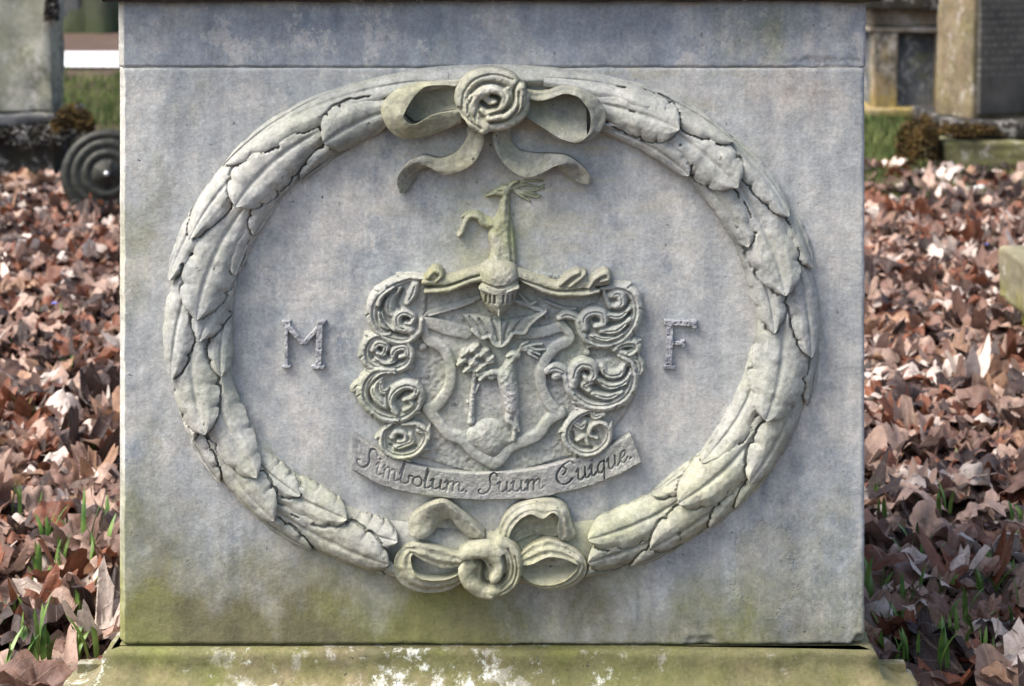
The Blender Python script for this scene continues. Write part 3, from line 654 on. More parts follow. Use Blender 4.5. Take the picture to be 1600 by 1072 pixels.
scroll(z2, ((140,688),(350,850)), [
    ([(205,700),(165,740),(165,800),(215,832),(280,825),(320,790),(330,745),(290,712),(240,712)], [4,6,7,8,8,7,7,6,4], 5, 15),
    ([(200,760),(215,740),(245,745),(250,770),(225,775)], [5,5,5,4,4], 7, 13), ([(210,800),(240,790),(275,775),(270,750)], [5,6,5,4], 7, 13), ([(300,735),(330,740),(340,765)], [5,6,4], 8, 12)],
    [([(225,760),(232,762)], 5, 10), ([(190,790),(230,812),(290,795)], 2.6, 7)],
    [(165,740),(240,705),(330,750),(310,810),(230,835),(165,800)])
# right side
scroll(z3, ((318,130),(645,400)), [
    ([(480,150),(560,148),(612,185),(618,260),(575,330),(500,362),(430,345),(395,290),(400,262)], [4,8,10,11,10,9,9,8,5], 5, 17),
    ([(320,262),(350,250),(385,262),(390,285)], [5,8,7,4], 6, 14), ([(420,300),(415,260),(445,238),(485,245),(490,280),(460,290)], [6,8,9,9,7,5], 8, 17),
    ([(520,175),(550,170),(560,205),(535,215)], [6,8,8,6], 8, 17), ([(500,250),(550,255),(590,225)], [4,7,4], 8, 15),
    ([(480,310),(540,305),(590,265)], [5,8,5], 8, 16), ([(440,325),(500,338),(560,320)], [3,6,4], 9, 15), ([(490,160),(500,190),(515,220)], [3,5,4], 8, 13)],
    [([(505,285),(550,280),(590,245)], 3, 10), ([(455,265),(468,270)], 4.5, 12), ([(520,235),(560,235),(592,200)], 3, 9), ([(480,325),(540,325),(585,290)], 2.6, 8)],
    [(400,270),(450,240),(500,150),(600,170),(615,270),(560,350),(450,350)])
scroll(z3, ((500,340),(650,510)), [
    ([(540,395),(570,375),(610,370),(625,390),(600,412),(565,405)], [6,9,10,9,7,5], 6, 15), ([(600,425),(635,440),(640,475),(620,495)], [5,7,7,5], 5, 13),
    ([(500,370),(545,400),(575,420)], [3,5,4], 6, 12)], [([(575,392),(610,392)], 3, 7)])
scroll(z3, ((258,420),(610,650)), [
    ([(545,430),(590,460),(605,520),(575,585),(500,622),(420,615),(360,565),(340,515)], [4,8,10,10,10,10,9,6], 5, 17),
    ([(268,490),(300,478),(335,495),(300,512)], [6,8,8,6], 6, 13), ([(370,540),(375,490),(400,462),(440,470),(450,505),(425,520),(410,500)], [7,9,10,9,8,6,4], 8, 17),
    ([(430,560),(410,540),(440,530)], [6,6,4], 8, 15), ([(480,470),(500,500),(545,500),(565,465)], [4,8,8,4], 8, 15), ([(465,520),(505,545),(560,535),(585,500)], [4,7,7,4], 8, 15),
    ([(440,570),(500,585),(555,565)], [4,7,4], 8, 15), ([(565,612),(580,600)], 6, 6, 12)],
    [([(470,500),(510,525),(565,510),(585,475)], 3, 9), ([(450,545),(505,565),(570,545)], 3, 9), ([(405,495),(425,495)], 4.5, 12), ([(390,560),(440,595),(510,600)], 2.8, 9)],
    [(350,520),(420,465),(550,435),(600,500),(560,600),(440,620),(370,575)])
scroll(z3, ((325,635),(520,835)), [
    ([(500,640),(450,650),(390,672),(345,720),(345,775),(390,815),(450,815),(500,775),(505,730),(475,705),(440,715),(432,745),(460,760)], [3,6,8,8,8,8,8,8,7,7,6,6,4], 5, 16),
    ([(440,650),(450,680),(485,670)], [3,6,5], 6, 13), ([(370,700),(400,720),(415,700)], [4,6,4], 6, 12), ([(380,770),(410,755),(425,780)], [4,5,4], 7, 12)],
    [([(365,740),(385,790),(440,798)], 2.8, 8), ([(445,740),(455,742)], 4, 10)],
    [(350,740),(400,680),(500,720),(490,790),(400,815)])
# small beads on the field
s_ = HF(650, 530, 675, 555, .8); s_.stroke([(660,543),(662,542)], 7, 5, 9); piece(s_, 'bead')
s_ = HF(905, 540, 930, 565, .8); s_.stroke([(917,551),(918,551)], 6, 5, 8); piece(s_, 'bead')
# crest: half stag rising from the helmet
s_ = HF(700, 275, 865, 424, .9)
s_.poly([(787,298),(797,306),(799,330),(803,360),(806,418),(764,418),(766,392),(761,370),(766,350),(777,330),(781,310)], -3, 19, 15)
s_.poly([(803,293),(790,288),(777,293),(764,301),(757,306),(762,311),(776,308),(792,312)], -2, 13, 7)
s_.stroke([(796,292),(803,286),(810,284)], [3.5,3.5,2], -2, 11)
s_.groove([(762,308),(772,306)], 1.6, 4); s_.groove([(780,299),(784,299)], 2.2, 5)
s_.stroke([(774,352),(757,350),(748,340),(736,338),(728,346),(722,362),(718,368)], [10,8.5,7,6,6,5.5,5], -2, 15)
s_.stroke([(770,346),(756,340),(744,332),(730,334),(722,340)], [6,5,4,4,3], -4, 10)
for P_ in ([(800,297),(820,290),(850,296)], [(805,300),(825,301),(845,308)], [(806,302),(815,308),(828,315)], [(803,294),(822,284),(848,284)], [(806,299),(838,298),(850,290)], [(812,302),(838,310),(842,306)]):
    s_.stroke(P_, [3.6, 3, 2.4], -2, 7)
s_.groove([(801,330),(797,360),(800,410)], 3, 6)
piece(s_, 'crest_stag', mat_crest, ro=.8, sc=8)

# ------------------------------------------------------------------ motto banner with cut script
TOP = [(551,676),(596,706),(652,728),(726,738),(760,738),(835,732),(909,713),(950,697),(985,677)]
BOT = [(551,735),(600,761),(670,776),(740,782),(764,782),(834,779),(909,764),(960,745),(1002,721)]
LB, HBN = 462., 50.
fnt = {
 'S': (1.35, [[(1.25,1.55),(1.05,1.9),(.75,1.75),(.68,1.3),(.78,.8),(.70,.3),(.40,-.1),(.05,-.08),(-.08,.2),(.12,.38)]]),
 'C': (1.5, [[(1.25,1.6),(1.0,1.9),(.55,1.75),(.2,1.2),(.15,.6),(.4,.08),(.8,.0),(1.15,.3)], [(.55,1.6),(.75,1.2),(.55,.9)]]),
 'i': (.45, [[(-.05,.75),(.1,1.0),(.1,.2),(.22,0),(.42,.25)], [(.12,1.38),(.14,1.42)]]),
 'm': (1.2, [[(-.05,.8),(.08,1.0),(.08,0)], [(.08,.6),(.3,.98),(.45,.85),(.45,0)], [(.45,.6),(.68,.98),(.84,.85),(.84,.15),(.95,0),(1.15,.25)]]),
 'b': (.8, [[(-.05,.8),(.15,1.9),(.1,1.0),(.08,.15),(.32,0),(.58,.3),(.55,.8),(.75,.9)]]),
 'o': (.75, [[(.35,1.0),(.08,.75),(.06,.25),(.3,0),(.56,.25),(.56,.75),(.35,1.0)]]),
 'l': (.45, [[(-.02,.6),(.2,1.75),(.1,1.85),(.08,.2),(.2,0),(.42,.25)]]),
 'u': (.85, [[(-.05,.8),(.08,1.0),(.08,.25),(.24,0),(.5,.3)], [(.54,1.0),(.54,.2),(.66,0),(.84,.25)]]),
 'q': (.8, [[(.52,.9),(.3,1.0),(.08,.7),(.08,.2),(.28,0),(.5,.3)], [(.54,1.0),(.52,.2),(.5,-.65)]]),
 'e': (.65, [[(.06,.45),(.4,.6),(.42,.95),(.2,.98),(.05,.5),(.18,.05),(.4,.05),(.6,.3)]]),
 '.': (.5, [[(.12,.05),(.14,.07)]]), ' ': (.55, [])}
bn = HF(0, 0, LB, HBN, .62)
bn.H[:] = 15.0
tw = sum(fnt[c_][0] for c_ in 'Simbolum. Suum Cuique.'); sc_ = (LB*.995-12)/tw; xh = 17.5
xc = 12.0; BASE = 36.0
for c_ in 'Simbolum. Suum Cuique.':
    adv, sts = fnt[c_]
    for st in sts:
        Q = [(xc+p[0]*sc_+(p[1]-.5)*5.0, BASE-p[1]*xh) for p in st]
        bn.groove(Q, 2.2 if c_ != '.' else 3.0, 6.5)
    xc += adv*sc_
bn.H = 15.0-(15.0-bn.H)*np.clip(.72+.55*fbm(bn.X, bn.Y, 34, 12, 2), .15, 1.1)
edge = np.minimum(bn.Y, HBN-bn.Y); bn.H -= np.clip(2.2+.8*fbm(bn.X, bn.Y, 9, 2)-edge, 0, 3)*1.2
bn.H += .45*fbm(bn.X, bn.Y, 20, 5)+.4*fbm(bn.X, bn.Y, 5, 8)
na = bn.X.shape[1]; tp, bt = spline(TOP, na), spline(BOT, na); vv = (bn.ys/bn.ys[-1])[:, None]
X = tp[:, 0][None]*(1-vv)+bt[:, 0][None]*vv; Y = tp[:, 1][None]*(1-vv)+bt[:, 1][None]*vv
Hn = bn.H + 7*np.clip((X-900)/100, 0, 1)**2+4*np.clip((600-X)/50, 0, 1)**2
V = W3(X, Y, Hn, 14.); f = quads(*X.shape, flip=True)
R = np.concatenate([np.stack([X[0], Y[0], Hn[0]], -1), np.stack([X[1:, -1], Y[1:, -1], Hn[1:, -1]], -1), np.stack([X[-1, ::-1], Y[-1, ::-1], Hn[-1, ::-1]], -1), np.stack([X[::-1, 0], Y[::-1, 0], Hn[::-1, 0]], -1)])
lo = R.copy(); lo[:, 2] = -3; RR = np.stack([R, lo], 1); V2 = W3(RR[..., 0], RR[..., 1], RR[..., 2], 14.).reshape(-1, 3)
V1 = V.reshape(-1, 3)
ban = mesh_obj('motto_banner', np.vstack([V1, V2]), np.vstack([f, quads(len(R), 2, flip=True)+len(V1)]), mat_banner)
mon_child(ban); ban['label'] = 'curved stone scroll cut with a script motto'
# ------------------------------------------------------------------ the initials
def initial(segs, bb, name):
    h_ = HF(*bb, .6)
    for P_, r_ in segs:
        r_ = r_*.84
        P_ = np.array(P_, float); d = P_[1]-P_[0]; l = np.linalg.norm(d); n_ = np.array([-d[1], d[0]])/l
        h_.poly([tuple(P_[0]+n_*r_), tuple(P_[1]+n_*r_), tuple(P_[1]-n_*r_), tuple(P_[0]-n_*r_)], 9, 1, 2, smooth=False)
    h_.H = np.where(h_.H > 0, h_.H+.9*fbm(h_.X, h_.Y, 9, 3)+.45*fbm(h_.X, h_.Y, 4, 6) - 5*np.clip(fbm(h_.X, h_.Y, 5, 9)-.55, 0, 1), h_.H)
    h_.blur(1); o = h_.build(name, mat_letter, None, 8); mon_child(o); return o
o = initial([([(447,503),(447,574)], 4.0), ([(447,506),(474,538)], 5.5), ([(474,538),(503,506)], 4.5), ([(500,503),(497,575)], 6.5), ([(440,504),(454,504)], 4), ([(440,573),(455,573)], 3), ([(486,574),(508,574)], 4), ([(496,504),(510,504)], 3.5)], (434,494,516,584), 'initial_letter')
o['label'] = 'raised letter M with pitted dark edges'
o = initial([([(1047,503),(1045,573)], 7), ([(1038,504),(1088,506)], 5.5), ([(1086,500),(1085,514)], 4.5), ([(1045,536),(1068,537)], 4), ([(1067,531),(1067,543)], 4), ([(1036,574),(1056,574)], 4)], (1030,492,1098,584), 'initial_letter')
o['label'] = 'raised letter F with pitted dark edges'

# ================================================================== the graveyard around
# ------------------------------------------------------------------ fallen leaves
ml = M('dry_leaf'); at = ml.n('ShaderNodeAttribute', attribute_name='tint'); 
c = ml.mix(.7, at.outputs['Color'], ml.mix(ml.ramp(ml.noise(60, 5, .7), .3, .7), (.6, .56, .54), (1.3, 1.3, 1.3)), 'MULTIPLY')
la = ml.n('ShaderNodeAttribute', attribute_name='luv'); ls = ml.n('ShaderNodeSeparateXYZ'); ml.L(la.outputs['Vector'], ls.inputs[0])
ay = ml.math('ABSOLUTE', ls.outputs[1]); mid_ = ml.ramp(ay, .022, .008)
sv = ml.ramp(ml.math('ABSOLUTE', ml.math('SINE', ml.math('MULTIPLY', ml.math('SUBTRACT', ls.outputs[0], ml.math('MULTIPLY', ay, .8)), 20.0))), .17, .05)
vein = ml.math('MAXIMUM', mid_, ml.math('MULTIPLY', sv, .6))
c = ml.mix(ml.math('MULTIPLY', vein, .45), c, ml.mix(.5, c, (.55, .42, .32)))
c = ml.mix(ml.math('MULTIPLY', ml.ramp(ml.noise(28, 6, .7), .58, .64), .55), c, (.05, .03, .022))
ml.b.inputs['Roughness'].default_value = .55; ml.b.inputs['Specular IOR Level'].default_value = .35
mat_leaf = ml.done(c, ml.bump(vein, .6, .0015, ml.bump(ml.noise(110, 4, .6), .6, .003)))
tr = ml.n('ShaderNodeBsdfTranslucent'); ml.L(c, tr.inputs[0]); mx = ml.n('ShaderNodeMixShader'); mx.inputs[0].default_value = .18
out = ml.t.nodes['Material Output']; ml.L(ml.b.outputs[0], mx.inputs[1]); ml.L(tr.outputs[0], mx.inputs[2]); ml.L(mx.outputs[0], out.inputs[0])

def leaf_shape(kind, r, na, nr):
    """flat outline as rings: returns (nr*na+1, 2), base at -x"""
    th_ = np.linspace(-math.pi, math.pi, na, endpoint=False)
    if kind == 0:      # maple: five pointed lobes
        R = .5+.5*np.abs(np.cos(th_*2.5))**1.1*np.where(np.abs(th_) > 2.6, .25, 1); R *= 1+.08*np.sin(th_*17+r.random()*6)
        sx, sy = .55, .58
    elif kind == 1:    # oak: long with round lobes
        R = 1+.17*np.sin(th_*9+1.2*np.sign(th_)); sx, sy = .62, .34
    else:              # lime/elm: heart-ovate with a point
        R = .85+.25*np.exp(-(th_/.35)**2)-.15*np.exp(-((np.abs(th_)-math.pi)/.4)**2); sx, sy = .55, .45
    o_ = np.stack([np.cos(th_)*R*sx, np.sin(th_)*R*sy], -1)
    return np.vstack([[[0, 0]]]+[o_*q for q in np.linspace(0, 1, nr+1)[1:]])
def leaf_faces(na, nr):
    a = np.arange(na); b = (a+1) % na; t = [np.stack([0*a, a+1, b+1], -1)]
    for i in range(nr-1):
        o1 = 1+i*na; o2 = o1+na
        t += [np.stack([o1+a, o2+a, o2+b], -1), np.stack([o1+a, o2+b, o1+b], -1)]
    m_ = 1+na*nr; t += [np.array([(m_, m_+2, m_+1), (m_+1, m_+2, m_+3), (m_+2, m_+4, m_+3), (m_+3, m_+4, m_+5)])]
    return np.vstack(t)
PAL = [((.39,.265,.205), 22, 'pale tan'), ((.19,.108,.080), 24, 'dull brown'), ((.64,.54,.47), 12, 'bleached'), ((.19,.068,.034), 16, 'rust red'), ((.05,.03,.025), 21, 'dark wet'), ((.29,.17,.105), 6, 'golden brown')]
pw = np.array([p[1] for p in PAL], float); pw /= pw.sum()
def make_leaf(r, na=30, nr=3):
    kind = r.choice([0, 0, 1, 1, 2]); P = leaf_shape(kind, r, na, nr); sz = (r.uniform(.07, .135) if r.random() < .72 else r.uniform(.03, .06))*(1.15 if kind == 0 else 1)
    x, y = P[:, 0], P[:, 1]
    z_ = r.uniform(-.6, .6)*x*x + r.uniform(.0, .45)*np.abs(y)*r.choice([1, 1, -.6]) + r.uniform(-.6, .7)*y*y*1.6 + r.uniform(-.5, .5)*x*y*1.6
    a_, b_ = r.uniform(0, 6), r.uniform(0, 6); z_ += .07*np.sin(x*9+a_)+.07*np.sin(y*11+b_)+.045*np.sin(x*17-y*13+a_)-.05*np.exp(-(y/.06)**2)
    rl = r.uniform(-1, 1)            # roll edges up or down
    z_ += np.clip(np.hypot(x, y)-.3, 0, 1)*rl*1.15
    P = np.stack([x, y, z_], -1); ba = P[1]; x_ = ba[0]; zb = ba[2]; sw_ = r.uniform(-.15, .15)
    stem = np.array([(x_+.04, -.012, zb), (x_+.04, .012, zb), (x_-.22, sw_*.5-.010, zb+.02), (x_-.22, sw_*.5+.010, zb+.02), (x_-.45, sw_-.012, zb+.05), (x_-.45, sw_+.012, zb+.05)])
    return np.vstack([P, stem])*sz, kind, np.vstack([np.c_[x, y, 0*x], np.tile((9., 9., 0.), (6, 1))])
def rotm(r, tilt):
    a, b, c_ = r.uniform(0, 2*math.pi), r.gauss(0, tilt), r.gauss(0, tilt)
    return np.array(Matrix.Rotation(a, 3, 'Z') @ Matrix.Rotation(b, 3, 'X') @ Matrix.Rotation(c_, 3, 'Y'))
def project(p): 
    d = p[1]+D; return 800+p[0]*F/d, HR+(HC-p[2])*F/d, d
R_ = random.Random(3); spots = []
fp = (fx(183)-.085, fx(1352)+.085)
for _ in range(60000):
    y = R_.uniform(-.55, 6.2); x = R_.uniform(-3.3, 3.8)
    if fp[0] < x < fp[1] and -.085 < y < .09: continue
    if fp[0]+.07 < x < fp[1]-.07 and 0 < y < DEP+.02: continue
    px, row, d = project((x, y, 0))
    inl = -200 < px < 235; inr = 1310 < px < 1800; 
    keep = 1.0 if (inl or inr) else .12
    edge_row = (292 if px < 800 else 335) + 22*math.sin(x*5)+R_.gauss(0, 20)
    if row < edge_row: keep *= .16
    if row > 780: keep *= .6 if inl else .42
    if math.sin(x*7+y*5)*math.sin(y*6-x*3) > .72: keep *= .5
    if R_.random() < keep*.78: spots.append((x, y, px, row, d))
leaves = []
FN3 = leaf_faces(30, 3)
for i, (x, y, px, row, d) in enumerate(spots):
    c_i = int(np.searchsorted(np.cumsum(pw), R_.random()*.9999)); tint = np.array(PAL[c_i][0])*R_.uniform(.58, 1.08)
    q_ = random.Random(i*7+1); V, kd_, uv_ = make_leaf(q_); V = V @ rotm(q_, .2).T; V[:, 2] -= np.percentile(V[:, 2], 15); zz = R_.random()**1.6*.035
    leaves.append((V, (x, y, zz), tint, c_i, px, row, d, kd_, uv_))
vis = [i for i, l in enumerate(leaves) if np.ptp(l[0][:, 0]) > .05 and (5 < l[4] < 170 or 1368 < l[4] < 1595) and 300 < l[5] < 1065]
vis.sort(key=lambda i: leaves[i][6]); single = set(vis[:296])
def tinted(o, cols):
    a = o.data.color_attributes.new('tint', 'FLOAT_COLOR', 'POINT'); a.data.foreach_set('color', np.c_[cols, np.ones(len(cols))].astype(np.float32).ravel())
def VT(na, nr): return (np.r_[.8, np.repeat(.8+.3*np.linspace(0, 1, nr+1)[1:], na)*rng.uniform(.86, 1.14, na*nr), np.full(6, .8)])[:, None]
FN6 = leaf_faces(54, 6)
def luv(o, uv): a = o.data.attributes.new('luv', 'FLOAT_VECTOR', 'POINT'); a.data.foreach_set('vector', uv.astype(np.float32).ravel())
for i in sorted(single):
    V, loc, tint, ci, px, row, d, kd_, uv_ = leaves[i]; q_ = random.Random(i*7+1); V, kd_, uv_ = make_leaf(q_, 54, 6); V = V @ rotm(q_, .2).T; V[:, 2] -= np.percentile(V[:, 2], 15)
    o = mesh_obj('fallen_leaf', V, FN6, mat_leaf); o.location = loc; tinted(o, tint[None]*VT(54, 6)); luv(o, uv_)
    side = 'left of' if px < 800 else 'right of'
    tag(o, '%s %s dry leaf in the litter on the %s side of the block' % (PAL[ci][2], ('pointed-lobed', 'narrow wavy-edged', 'oval')[kd_], 'M' if px < 800 else 'F'), 'fallen leaf', '%s %s leaves fallen on the %s side' % (PAL[ci][2], ('pointed-lobed', 'narrow wavy-edged', 'oval')[kd_], 'M' if px < 800 else 'F'))
rest = [l for i, l in enumerate(leaves) if i not in single]
VV = np.vstack([l[0]+np.array(l[1]) for l in rest]); nv_ = leaves[0][0].shape[0]
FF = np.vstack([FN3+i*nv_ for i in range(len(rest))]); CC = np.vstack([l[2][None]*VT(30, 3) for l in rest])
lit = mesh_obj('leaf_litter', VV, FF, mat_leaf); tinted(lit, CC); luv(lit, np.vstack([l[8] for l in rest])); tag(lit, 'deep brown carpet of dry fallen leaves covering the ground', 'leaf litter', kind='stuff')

# ------------------------------------------------------------------ green shoots
ms = M('shoot_green'); mat_shoot = ms.done(ms.mix(ms.ramp(ms.noise(25, 3), .35, .65), (.045, .11, .02), (.14, .22, .045)))
ms.b.inputs['Roughness'].default_value = .45; ms.b.inputs['Specular IOR Level'].default_value = .4
mb_ = M('flower_blue'); mat_blue = mb_.done((.18, .22, .62))
def blade(r, L, wd, lean, az):
    n = 6; V = []
    for i in range(n):
        t = i/(n-1); out_ = lean*L*t*t*.9; z = L*t*(1-.25*lean*t); wv = wd*(math.sin(math.pi*min(1, .25+t*.75))**.6 if t < .999 else .05)
        for s in (-1, 0, 1): V.append((out_-abs(s)*-.0015, s*wv/2, z + (.0 if s else -.001)))
    V = np.array(V); c_, s_n = math.cos(az), math.sin(az); V = np.stack([V[:, 0]*c_-V[:, 1]*s_n, V[:, 0]*s_n+V[:, 1]*c_, V[:, 2]], -1)
    return V, quads(n, 3)
SHOOTS = [(150,880,.115,5,'tall'),(118,870,.09,3,''),(92,905,.075,3,''),(25,1075,.075,4,''),(68,1050,.095,4,''),(135,1050,.06,3,''),(40,1040,.06,3,''),(160,960,.06,3,''),(175,945,.05,2,''),
 (85,520,.07,3,'blue'),(105,600,.06,4,''),(155,640,.07,5,''),(45,680,.08,5,''),(130,735,.05,3,''),(165,420,.05,3,''),(85,470,.05,3,''),(12,560,.05,3,''),(60,940,.05,3,''),
 (1385,840,.07,4,''),(1370,960,.08,6,''),(1405,975,.09,4,''),(1435,960,.06,3,''),(1425,905,.07,3,''),(1455,900,.06,3,''),(1475,815,.06,3,''),(1380,790,.05,3,''),(1545,955,.07,6,''),(1515,985,.06,3,''),
 (1480,945,.05,4,''),(1380,1015,.06,3,''),(1450,1025,.04,3,''),(1497,745,.04,3,''),(1540,412,.05,3,'blue'),(1425,385,.04,3,''),(1560,520,.05,3,''),(1590,960,.06,4,'')]
r = random.Random(5)
for _ in range(16): SHOOTS.append((r.uniform(5, 175), r.uniform(820, 1070), r.uniform(.05, .09), r.randint(2, 5), '')); SHOOTS.append((r.uniform(1362, 1600), r.uniform(790, 1060), r.uniform(.045, .08), r.randint(3, 6), ''))
for px, row, h, n, kd in SHOOTS:
    b = G(px, row); vs_, fs_, off = [], [], 0
    for i in range(n):
        V, q = blade(r, h*r.uniform(.6, 1.05), r.uniform(.007, .011), r.uniform(.05, .7), r.uniform(0, 6.28)); V[:, 0] += r.gauss(0, .012); V[:, 1] += r.gauss(0, .012)
        vs_.append((V, q))
    t = thing('spring_shoot', b+Vector((0, 0, .022)))
    for V, q in vs_: mesh_obj('blade', V, q, mat_shoot, t)
    near = 'left of the M side' if px < 800 else 'right of the F side'
    if kd == 'blue':
        V, F_ = [], []
        for i in range(6):
            a = i*math.pi/3; V += [(0, 0, h*.95), (.006*math.cos(a-.4), .006*math.sin(a-.4), h*.93+.004), (.013*math.cos(a), .013*math.sin(a), h*.93), (.006*math.cos(a+.4), .006*math.sin(a+.4), h*.93+.004)]; F_.append((4*i, 4*i+1, 4*i+2, 4*i+3))
        mesh_obj('flower', V, F_, mat_blue, t)
        tag(t, 'small blue-flowered shoot among dry leaves ' + ('on the M side of the block' if px < 800 else 'by the low stone bench'), 'shoot', 'green spring shoots')
    elif kd == 'tall': tag(t, 'tallest tuft of upright green shoots close beside the carved block', 'shoot', 'green spring shoots')
    else: tag(t, 'small tuft of green shoots poking through dry leaves on the %s side' % ('M' if px < 800 else 'F'), 'shoot', 'green spring shoots, %s side' % ('M' if px < 800 else 'F'))

# ------------------------------------------------------------------ grass behind
mgz = M('grass'); mat_grass = mgz.done(mgz.mix(mgz.ramp(mgz.noise(3, 4), .4, .6), (.045, .075, .02), (.13, .15, .05)))
V, F_ = [], []
r = random.Random(9)
for _ in range(26000):
    px = r.choice([r.uniform(20, 240), r.uniform(1330, 1650)]); row = r.uniform(108, 345) if px < 800 else r.uniform(165, 335)
    if px < 800 and row > 275 + 25*r.random(): continue
    p = G(px, row)
    if math.sin(p.x*3)*math.sin(p.y*2.1+1) > .55 and r.random() < .8: continue
    h = r.uniform(.025, .075); a = r.uniform(0, 6.28); dx, dy = math.cos(a)*.005, math.sin(a)*.005; lx, ly = r.gauss(0, .02), r.gauss(0, .02)
    i = len(V); V += [(p.x-dx, p.y-dy, -.015), (p.x+dx, p.y+dy, -.015), (p.x+lx, p.y+ly, h)]; F_.append((i, i+1, i+2))
gr = mesh_obj('grass', np.array(V), np.array(F_), mat_grass); tag(gr, 'thin green grass growing between the tombs behind the block', 'grass', kind='stuff')

# ------------------------------------------------------------------ path
mp = M('pale_gravel'); mat_path = mp.done(mp.mix(mp.ramp(mp.noise(12, 6), .4, .6), (.62, .60, .57), (.74, .72, .70)))
d0, d1 = rowd(107), rowd(83)
v = []; 
for i in range(61):
    x = -22+i*.8; wv = .25*math.sin(x*.5); v += [(x, d0-D+wv*.3, .02), (x, d1-D+wv*.3, .02)]
o = mesh_obj('path', v, [(2*i, 2*i+2, 2*i+3, 2*i+1) for i in range(60)], mat_path); tag(o, kind='structure')

# ------------------------------------------------------------------ block helper with worn edges for the tombs
def worn(name, c, size, mat, parent, taper=0.0, rz=0.0, amp=.006, seed=0, n=14, bev=.012):
    """box with subdivided, rounded and uneven faces; c = centre of its base, in world metres"""
    import bmesh
    bm = bmesh.new(); bmesh.ops.create_cube(bm, size=1.0)
    for vv_ in bm.verts:
        vv_.co.z += .5; k = 1-taper*(vv_.co.z); vv_.co.x *= size[0]*k; vv_.co.y *= size[1]*k; vv_.co.z *= size[2]
    bmesh.ops.bevel(bm, geom=bm.edges[:], offset=bev, segments=2, affect='EDGES', profile=.6)
    bmesh.ops.subdivide_edges(bm, edges=[e for e in bm.edges if e.calc_length() > .08], cuts=n, use_grid_fill=True)
    bm.normal_update()
    P = np.array([tuple(v_.co) for v_ in bm.verts]); N = np.array([tuple(v_.normal) for v_ in bm.verts])
    nz = fbm(P[:, 0]*1000+P[:, 1]*613, P[:, 2]*1000+P[:, 1]*411, 90, seed)+.6*fbm(P[:, 0]*1000-P[:, 1]*613, P[:, 2]*1000, 25, seed+4)
    P += N*(nz*amp)[:, None]
    for v_, p in zip(bm.verts, P): v_.co = p
    me = bpy.data.meshes.new(name); bm.to_mesh(me); bm.free(); me.materials.append(mat)
    me.polygons.foreach_set('use_smooth', np.full(len(me.polygons), True))
    o = bpy.data.objects.new(name, me); COL.objects.link(o); o.rotation_euler.z = rz
    pw_ = parent_world(parent); o.parent = parent; o.location = Vector(c)-pw_
    return o
def clump(name, c, size, mat, parent, n=500, leaf=.02, seed=0):
    """moss cushion: many small tilted faces through an uneven lump"""
    r = random.Random(seed); V, F_ = [], []
    for _ in range(n):
        a, b = r.uniform(0, 6.28), math.acos(r.uniform(-.2, 1)); q = r.uniform(.75, 1.05)*(1+.25*math.sin(3*a+seed))
        p = Vector((size[0]*q*math.sin(b)*math.cos(a), size[1]*q*math.sin(b)*math.sin(a), size[2]*q*math.cos(b)))
        u = Vector((r.gauss(0, 1), r.gauss(0, 1), r.gauss(0, 1))).normalized(); w_ = u.orthogonal().normalized(); s = leaf*r.uniform(.6, 1.4)
        i = len(V); V += [p-u*s, p+w_*s*.6, p+u*s, p-w_*s*.6]; F_.append((i, i+1, i+2, i+3))
    o = mesh_obj(name, [tuple(x) for x in V], F_, mat, smooth=False); o.parent = parent; o.location = Vector(c)-parent_world(parent); return o
mmo = M('brown_moss'); mat_moss = mmo.done(mmo.mix(mmo.ramp(mmo.noise(14, 5), .38, .62), (.022, .014, .005), (.085, .052, .014)))
mat_tomb = stone('pale_tomb_stone', (.30, .30, .24), (.42, .41, .35), (.08, .085, .075), blue_r=(.50, .57), gz=(-1, -2), extra_green=.4, green=(.16, .17, .08), seed=15)
mat_dark = stone('blackened_stone', (.030, .028, .026), (.055, .045, .035), (.02, .02, .02), gz=(-1, -2), extra_green=.3, green=(.05, .04, .015), seed=16)
mat_greyslab = stone('grey_slab_stone', (.10, .105, .11), (.15, .15, .14), (.05, .05, .055), gz=(-1, -2), seed=17)
mat_moststone = stone('mossy_step_stone', (.13, .12, .06), (.18, .165, .09), (.07, .07, .04), gz=(-1, -2), extra_green=.5, green=(.13, .13, .03), seed=18)
mat_bench = stone('bench_stone', (.19, .17, .11), (.25, .22, .15), (.11, .10, .07), gz=(.2, .02), green=(.22, .20, .03), seed=19)

# left tomb
d = rowd(285); sc = F/d; X = lambda px: (px-800)/sc
t = thing('tombstone', ((X(-60)), d-D+.4, 0)); tag(t, 'thick pale stone tomb on blackened mossy base left of the block', 'tombstone')
worn('base_slab', (X(-50), d-D+.2, 0), ((X(86)-X(-186)), .40, .27), mat_dark, t, seed=3, amp=.02)
worn('ledge_slab', (X(-50), d-D+.19, .272), ((X(98)-X(-198)), .42, .055), mat_greyslab, t, seed=5, amp=.012)
worn('stone_body', (X(-60), d-D+.17, .33), ((X(76)-X(-196)), .22, 1.3), mat_tomb, t, seed=8, amp=.014, n=20)
clump('moss', (X(108), d-D+.05, .25), (.09, .10, .10), mat_moss, t, 1800, .010, 2)
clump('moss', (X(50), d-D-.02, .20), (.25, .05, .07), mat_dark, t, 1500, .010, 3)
clump('moss', (X(78), d-D+.05, .80), (.03, .035, .13), mat_dark, t, 900, .009, 4)
